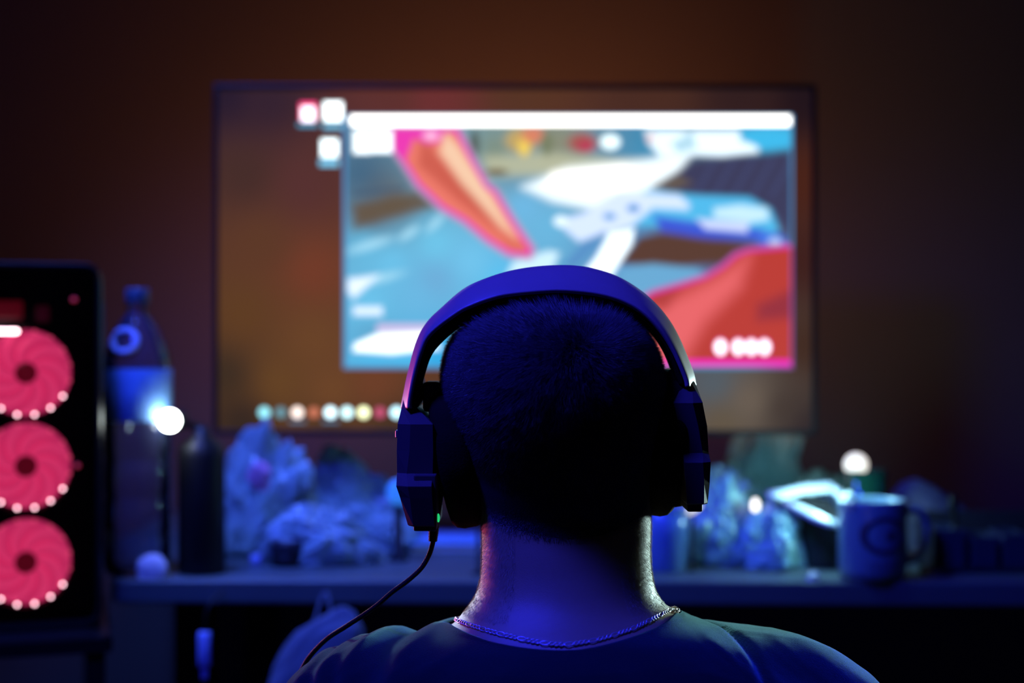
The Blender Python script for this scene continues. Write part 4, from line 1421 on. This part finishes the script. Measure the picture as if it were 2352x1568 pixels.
A_ = path_px(OUT, 1.092)
B_ = path_px(INN, 1.058)
C_ = path_px(PADL, 1.066)
cen = P(1268, 960, 1.08)
shell, pad, trim = [], [], []
for i in range(90):
    a, b_, c = A_[i], B_[i], C_[i]
    inw = Vector((cen.x - a.x, 0, cen.z - a.z)).normalized()
    topw = max(0.15, math.sin(PI * i / 89)) ** 1.2
    fr = a + Vector((0, 0.020, -0.004 * topw))
    mid1 = a.lerp(b_, 0.30) + (-inw) * 0.0022 * topw
    mid2 = a.lerp(b_, 0.70) + (-inw) * 0.0022 * topw
    lip = b_ + Vector((0, 0.0012, 0)) + inw * 0.0022
    shell.append([fr, a + Vector((0, 0.006, 0)), a + Vector((0, -0.001, 0)), mid1, mid2, b_ + Vector((0, 0.0006, 0)) - inw * 0.0008, b_, lip, lip + Vector((0, 0.006, 0)), fr + inw * 0.006])
    pi = lip + Vector((0, 0.004, 0))
    rear = pi.lerp(c, 0.45) + Vector((0, -0.004, 0))
    pad.append([pi, rear, pi.lerp(c, 0.8) + Vector((0, -0.002, 0)), c, c + Vector((0, 0.010, 0)) + inw * 0.001, c + Vector((0, 0.030, 0)), fr + inw * 0.006])
obj('headband', loft(shell), M_HP, hd)
obj('headband_pad', loft(pad[2:88]), M_PAD, hd)


def housing(rows):
    rings = []
    for (py, xo, xc, xi, yr, yf) in rows:
        d = 1.07
        zo, z_ = 0, P(0, py, d).z
        X_ = lambda q: P(q, 0, d).x
        rings.append([(X_(xo), yf, z_), (X_(xo), yr + 0.030, z_), (X_(xo) * 0.97 + X_(xc) * 0.03, yr + 0.006, z_), (X_(xc), yr, z_), (X_(xi), yr, z_), (X_(xi), yf, z_)])
    return rings


HL = [(868, 930, 944, 965, 1.088, 1.12), (905, 925, 940, 975, 1.084, 1.125), (936, 921, 933, 958, 1.084, 1.13), (970, 917, 948, 998, 1.060, 1.135), (972, 917, 948, 998, 1.060, 1.135),
      (1030, 915, 946, 999, 1.060, 1.138), (1080, 916, 940, 998, 1.060, 1.138), (1104, 918, 946, 998, 1.044, 1.135), (1106, 918, 946, 998, 1.044, 1.135),
      (1130, 926, 950, 999, 1.045, 1.132), (1192, 943, 957, 1004, 1.048, 1.125), (1195, 945, 958, 1004, 1.049, 1.124)]
HL = [r[:4] + (r[4] - (0.015 if r[0] > 930 else 0.0),) + r[5:] for r in HL]
HR = [(840, 1590, 1580, 1562, 1.088, 1.12), (868, 1596, 1588, 1566, 1.084, 1.125), (882, 1600, 1590, 1566, 1.084, 1.13), (922, 1607, 1582, 1540, 1.060, 1.135), (924, 1607, 1582, 1540, 1.060, 1.135),
      (975, 1617, 1594, 1550, 1.060, 1.138), (1034, 1620, 1604, 1558, 1.060, 1.138), (1052, 1619, 1599, 1558, 1.046, 1.136), (1054, 1619, 1599, 1558, 1.046, 1.136),
      (1100, 1617, 1602, 1562, 1.047, 1.132), (1143, 1613, 1602, 1564, 1.048, 1.126), (1146, 1612, 1600, 1565, 1.049, 1.125)]
HR = [r[:4] + (r[4] - (0.015 if r[0] > 880 else 0.0),) + r[5:] for r in HR]
for side, H_ in (('l', HL), ('r', HR)):
    ec = bpy.data.objects.new('earcup', None)
    ec.empty_display_size = 0.03
    COL.objects.link(ec)
    ec.parent = hd
    c0 = P(965 if side == 'l' else 1580, 1050, 1.08)
    ec.location = c0 - Vector(hd.location)
    rr = housing(H_)
    if side == 'r':
        rr = [list(reversed(q)) for q in rr]
    o = obj('housing', loft(rr), M_HPD, ec, smooth=False)
    sx = -1 if side == 'l' else 1
    # lower inner block of the cup
    if side == 'l':
        a = P(957, 1206, 1.07); b_ = P(1008, 1080, 1.07)
    else:
        a = P(1566, 1163, 1.07); b_ = P(1600, 1050, 1.07)
    obj('lower_block', box(min(a.x, b_.x), max(a.x, b_.x), 1.036, 1.12, a.z, b_.z, 0.0012), M_HPD, ec, smooth=False)
    # inner cup frame between housing and ear pad
    if side == 'l':
        cc = P(1012, 1045, 1.085); tilt = math.radians(8)
    else:
        cc = P(1548, 1010, 1.085); tilt = math.radians(-8)
    fr_rings = []
    for (o_, s_, ) in ((-0.010, 0.93), (-0.008, 0.98), (0.004, 0.98), (0.006, 0.93)):
        ring = []
        for k in range(40):
            an = 2 * PI * k / 40
            ring.append((o_, 0.022 * s_ * math.cos(an), 0.052 * s_ * math.sin(an)))
        fr_rings.append(ring)
    vf = loft(fr_rings)
    vf = rot(vf, 0, tilt, 0, (0, 0, 0), cc)
    obj('cup_frame', vf, M_PAD, ec)
    # soft ear pad: ring with rounded cross-section
    pr = []
    for k in range(48):
        an = 2 * PI * k / 48
        cy_, cz2 = math.cos(an), math.sin(an)
        ring = []
        for q in range(14):
            b2 = 2 * PI * q / 14
            wx = 0.0145 * np.sign(math.cos(b2)) * abs(math.cos(b2)) ** 0.7
            wr2 = 0.0115 * np.sign(math.sin(b2)) * abs(math.sin(b2)) ** 0.8
            wob = 1 + 0.008 * math.sin(an * 14)
            ring.append((wx, (0.036 + wr2) * cy_ * wob, (0.0425 + wr2) * cz2 * wob))
        pr.append(ring)
    pr.append(pr[0])
    if side == 'l':
        pc = P(1052, 1050, 1.088); tilt = math.radians(-11)
    else:
        pc = P(1524, 1022, 1.088); tilt = math.radians(9)
    vf = rot(loft(pr, True, False), 0, tilt, 0, (0, 0, 0), pc)
    obj('ear_pad', vf, M_PAD, ec)
    # yoke arm and hinge block
    if side == 'l':
        hb = (P(972, 0, 1.08).x, P(1012, 0, 1.08).x, P(0, 945, 1.08).z, P(0, 876, 1.08).z)
    else:
        hb = (P(1533, 0, 1.08).x, P(1568, 0, 1.08).x, P(0, 915, 1.08).z, P(0, 846, 1.08).z)
    obj('hinge_block', box(hb[0], hb[1], 1.074, 1.11, hb[2], hb[3], 0.003), M_HPD, ec, smooth=False)
    # side button and thin metal edge
    if side == 'l':
        q = P(913, 996, 1.075)
        obj('side_button', box(q.x - 0.0014, q.x + 0.002, 1.072, 1.082, q.z - 0.0028, q.z + 0.0028, 0.0006), mat('button_metal', (0.5, 0.5, 0.55), 0.3, 0.8), ec, smooth=False)
        q = P(920, 1100, 1.072)
        obj('side_badge', ellipsoid(q, (0.0022, 0.010, 0.0075), 16, 10), glow('badge_red', (0.55, 0.01, 0.05), 0.9), ec)
        q = P(1007, 1189, 1.05)
        obj('status_light', ellipsoid(q, (0.0011, 0.0015, 0.0034), 12, 8), glow('status_green', (0.02, 0.75, 0.22), 0.8), ec)
# cable
cb = smooth_path([P(998, 1204, 1.062), P(997, 1225, 1.062), P(993, 1250, 1.063), P(985, 1275, 1.064), P(967, 1305, 1.065), P(938, 1332, 1.066), P(900, 1360, 1.068), P(868, 1388, 1.07), P(835, 1412, 1.075),
                  P(795, 1438, 1.08), P(752, 1466, 1.09), P(716, 1502, 1.10), P(695, 1535, 1.11), P(668, 1600, 1.14), P(650, 1800, 1.2), P(660, 2100, 1.35)], 150)
obj('cable', tube(cb, 0.0019, 10), M_CABLE, hd)
rel = []
for k in range(11):
    z = 1202 + k * 3.7
    r = 0.0042 - 0.00008 * k
    for (dz, m_) in ((0, 1.0), (1.6, 1.0), (1.9, 0.82), (3.2, 0.82), (3.5, 1.0)):
        rel.append((r * m_, -(z + dz - 1202) / F * 1.062))
s0 = P(997, 1202, 1.062)
vf = lathe([(r, z) for r, z in reversed(rel)], (0, 0, 0), 18)
vf = rot(vf, 0, math.radians(4), 0, (0, 0, 0), s0)
obj('strain_relief', vf, M_BLACK, hd, smooth=False)

bpy.context.view_layer.update()
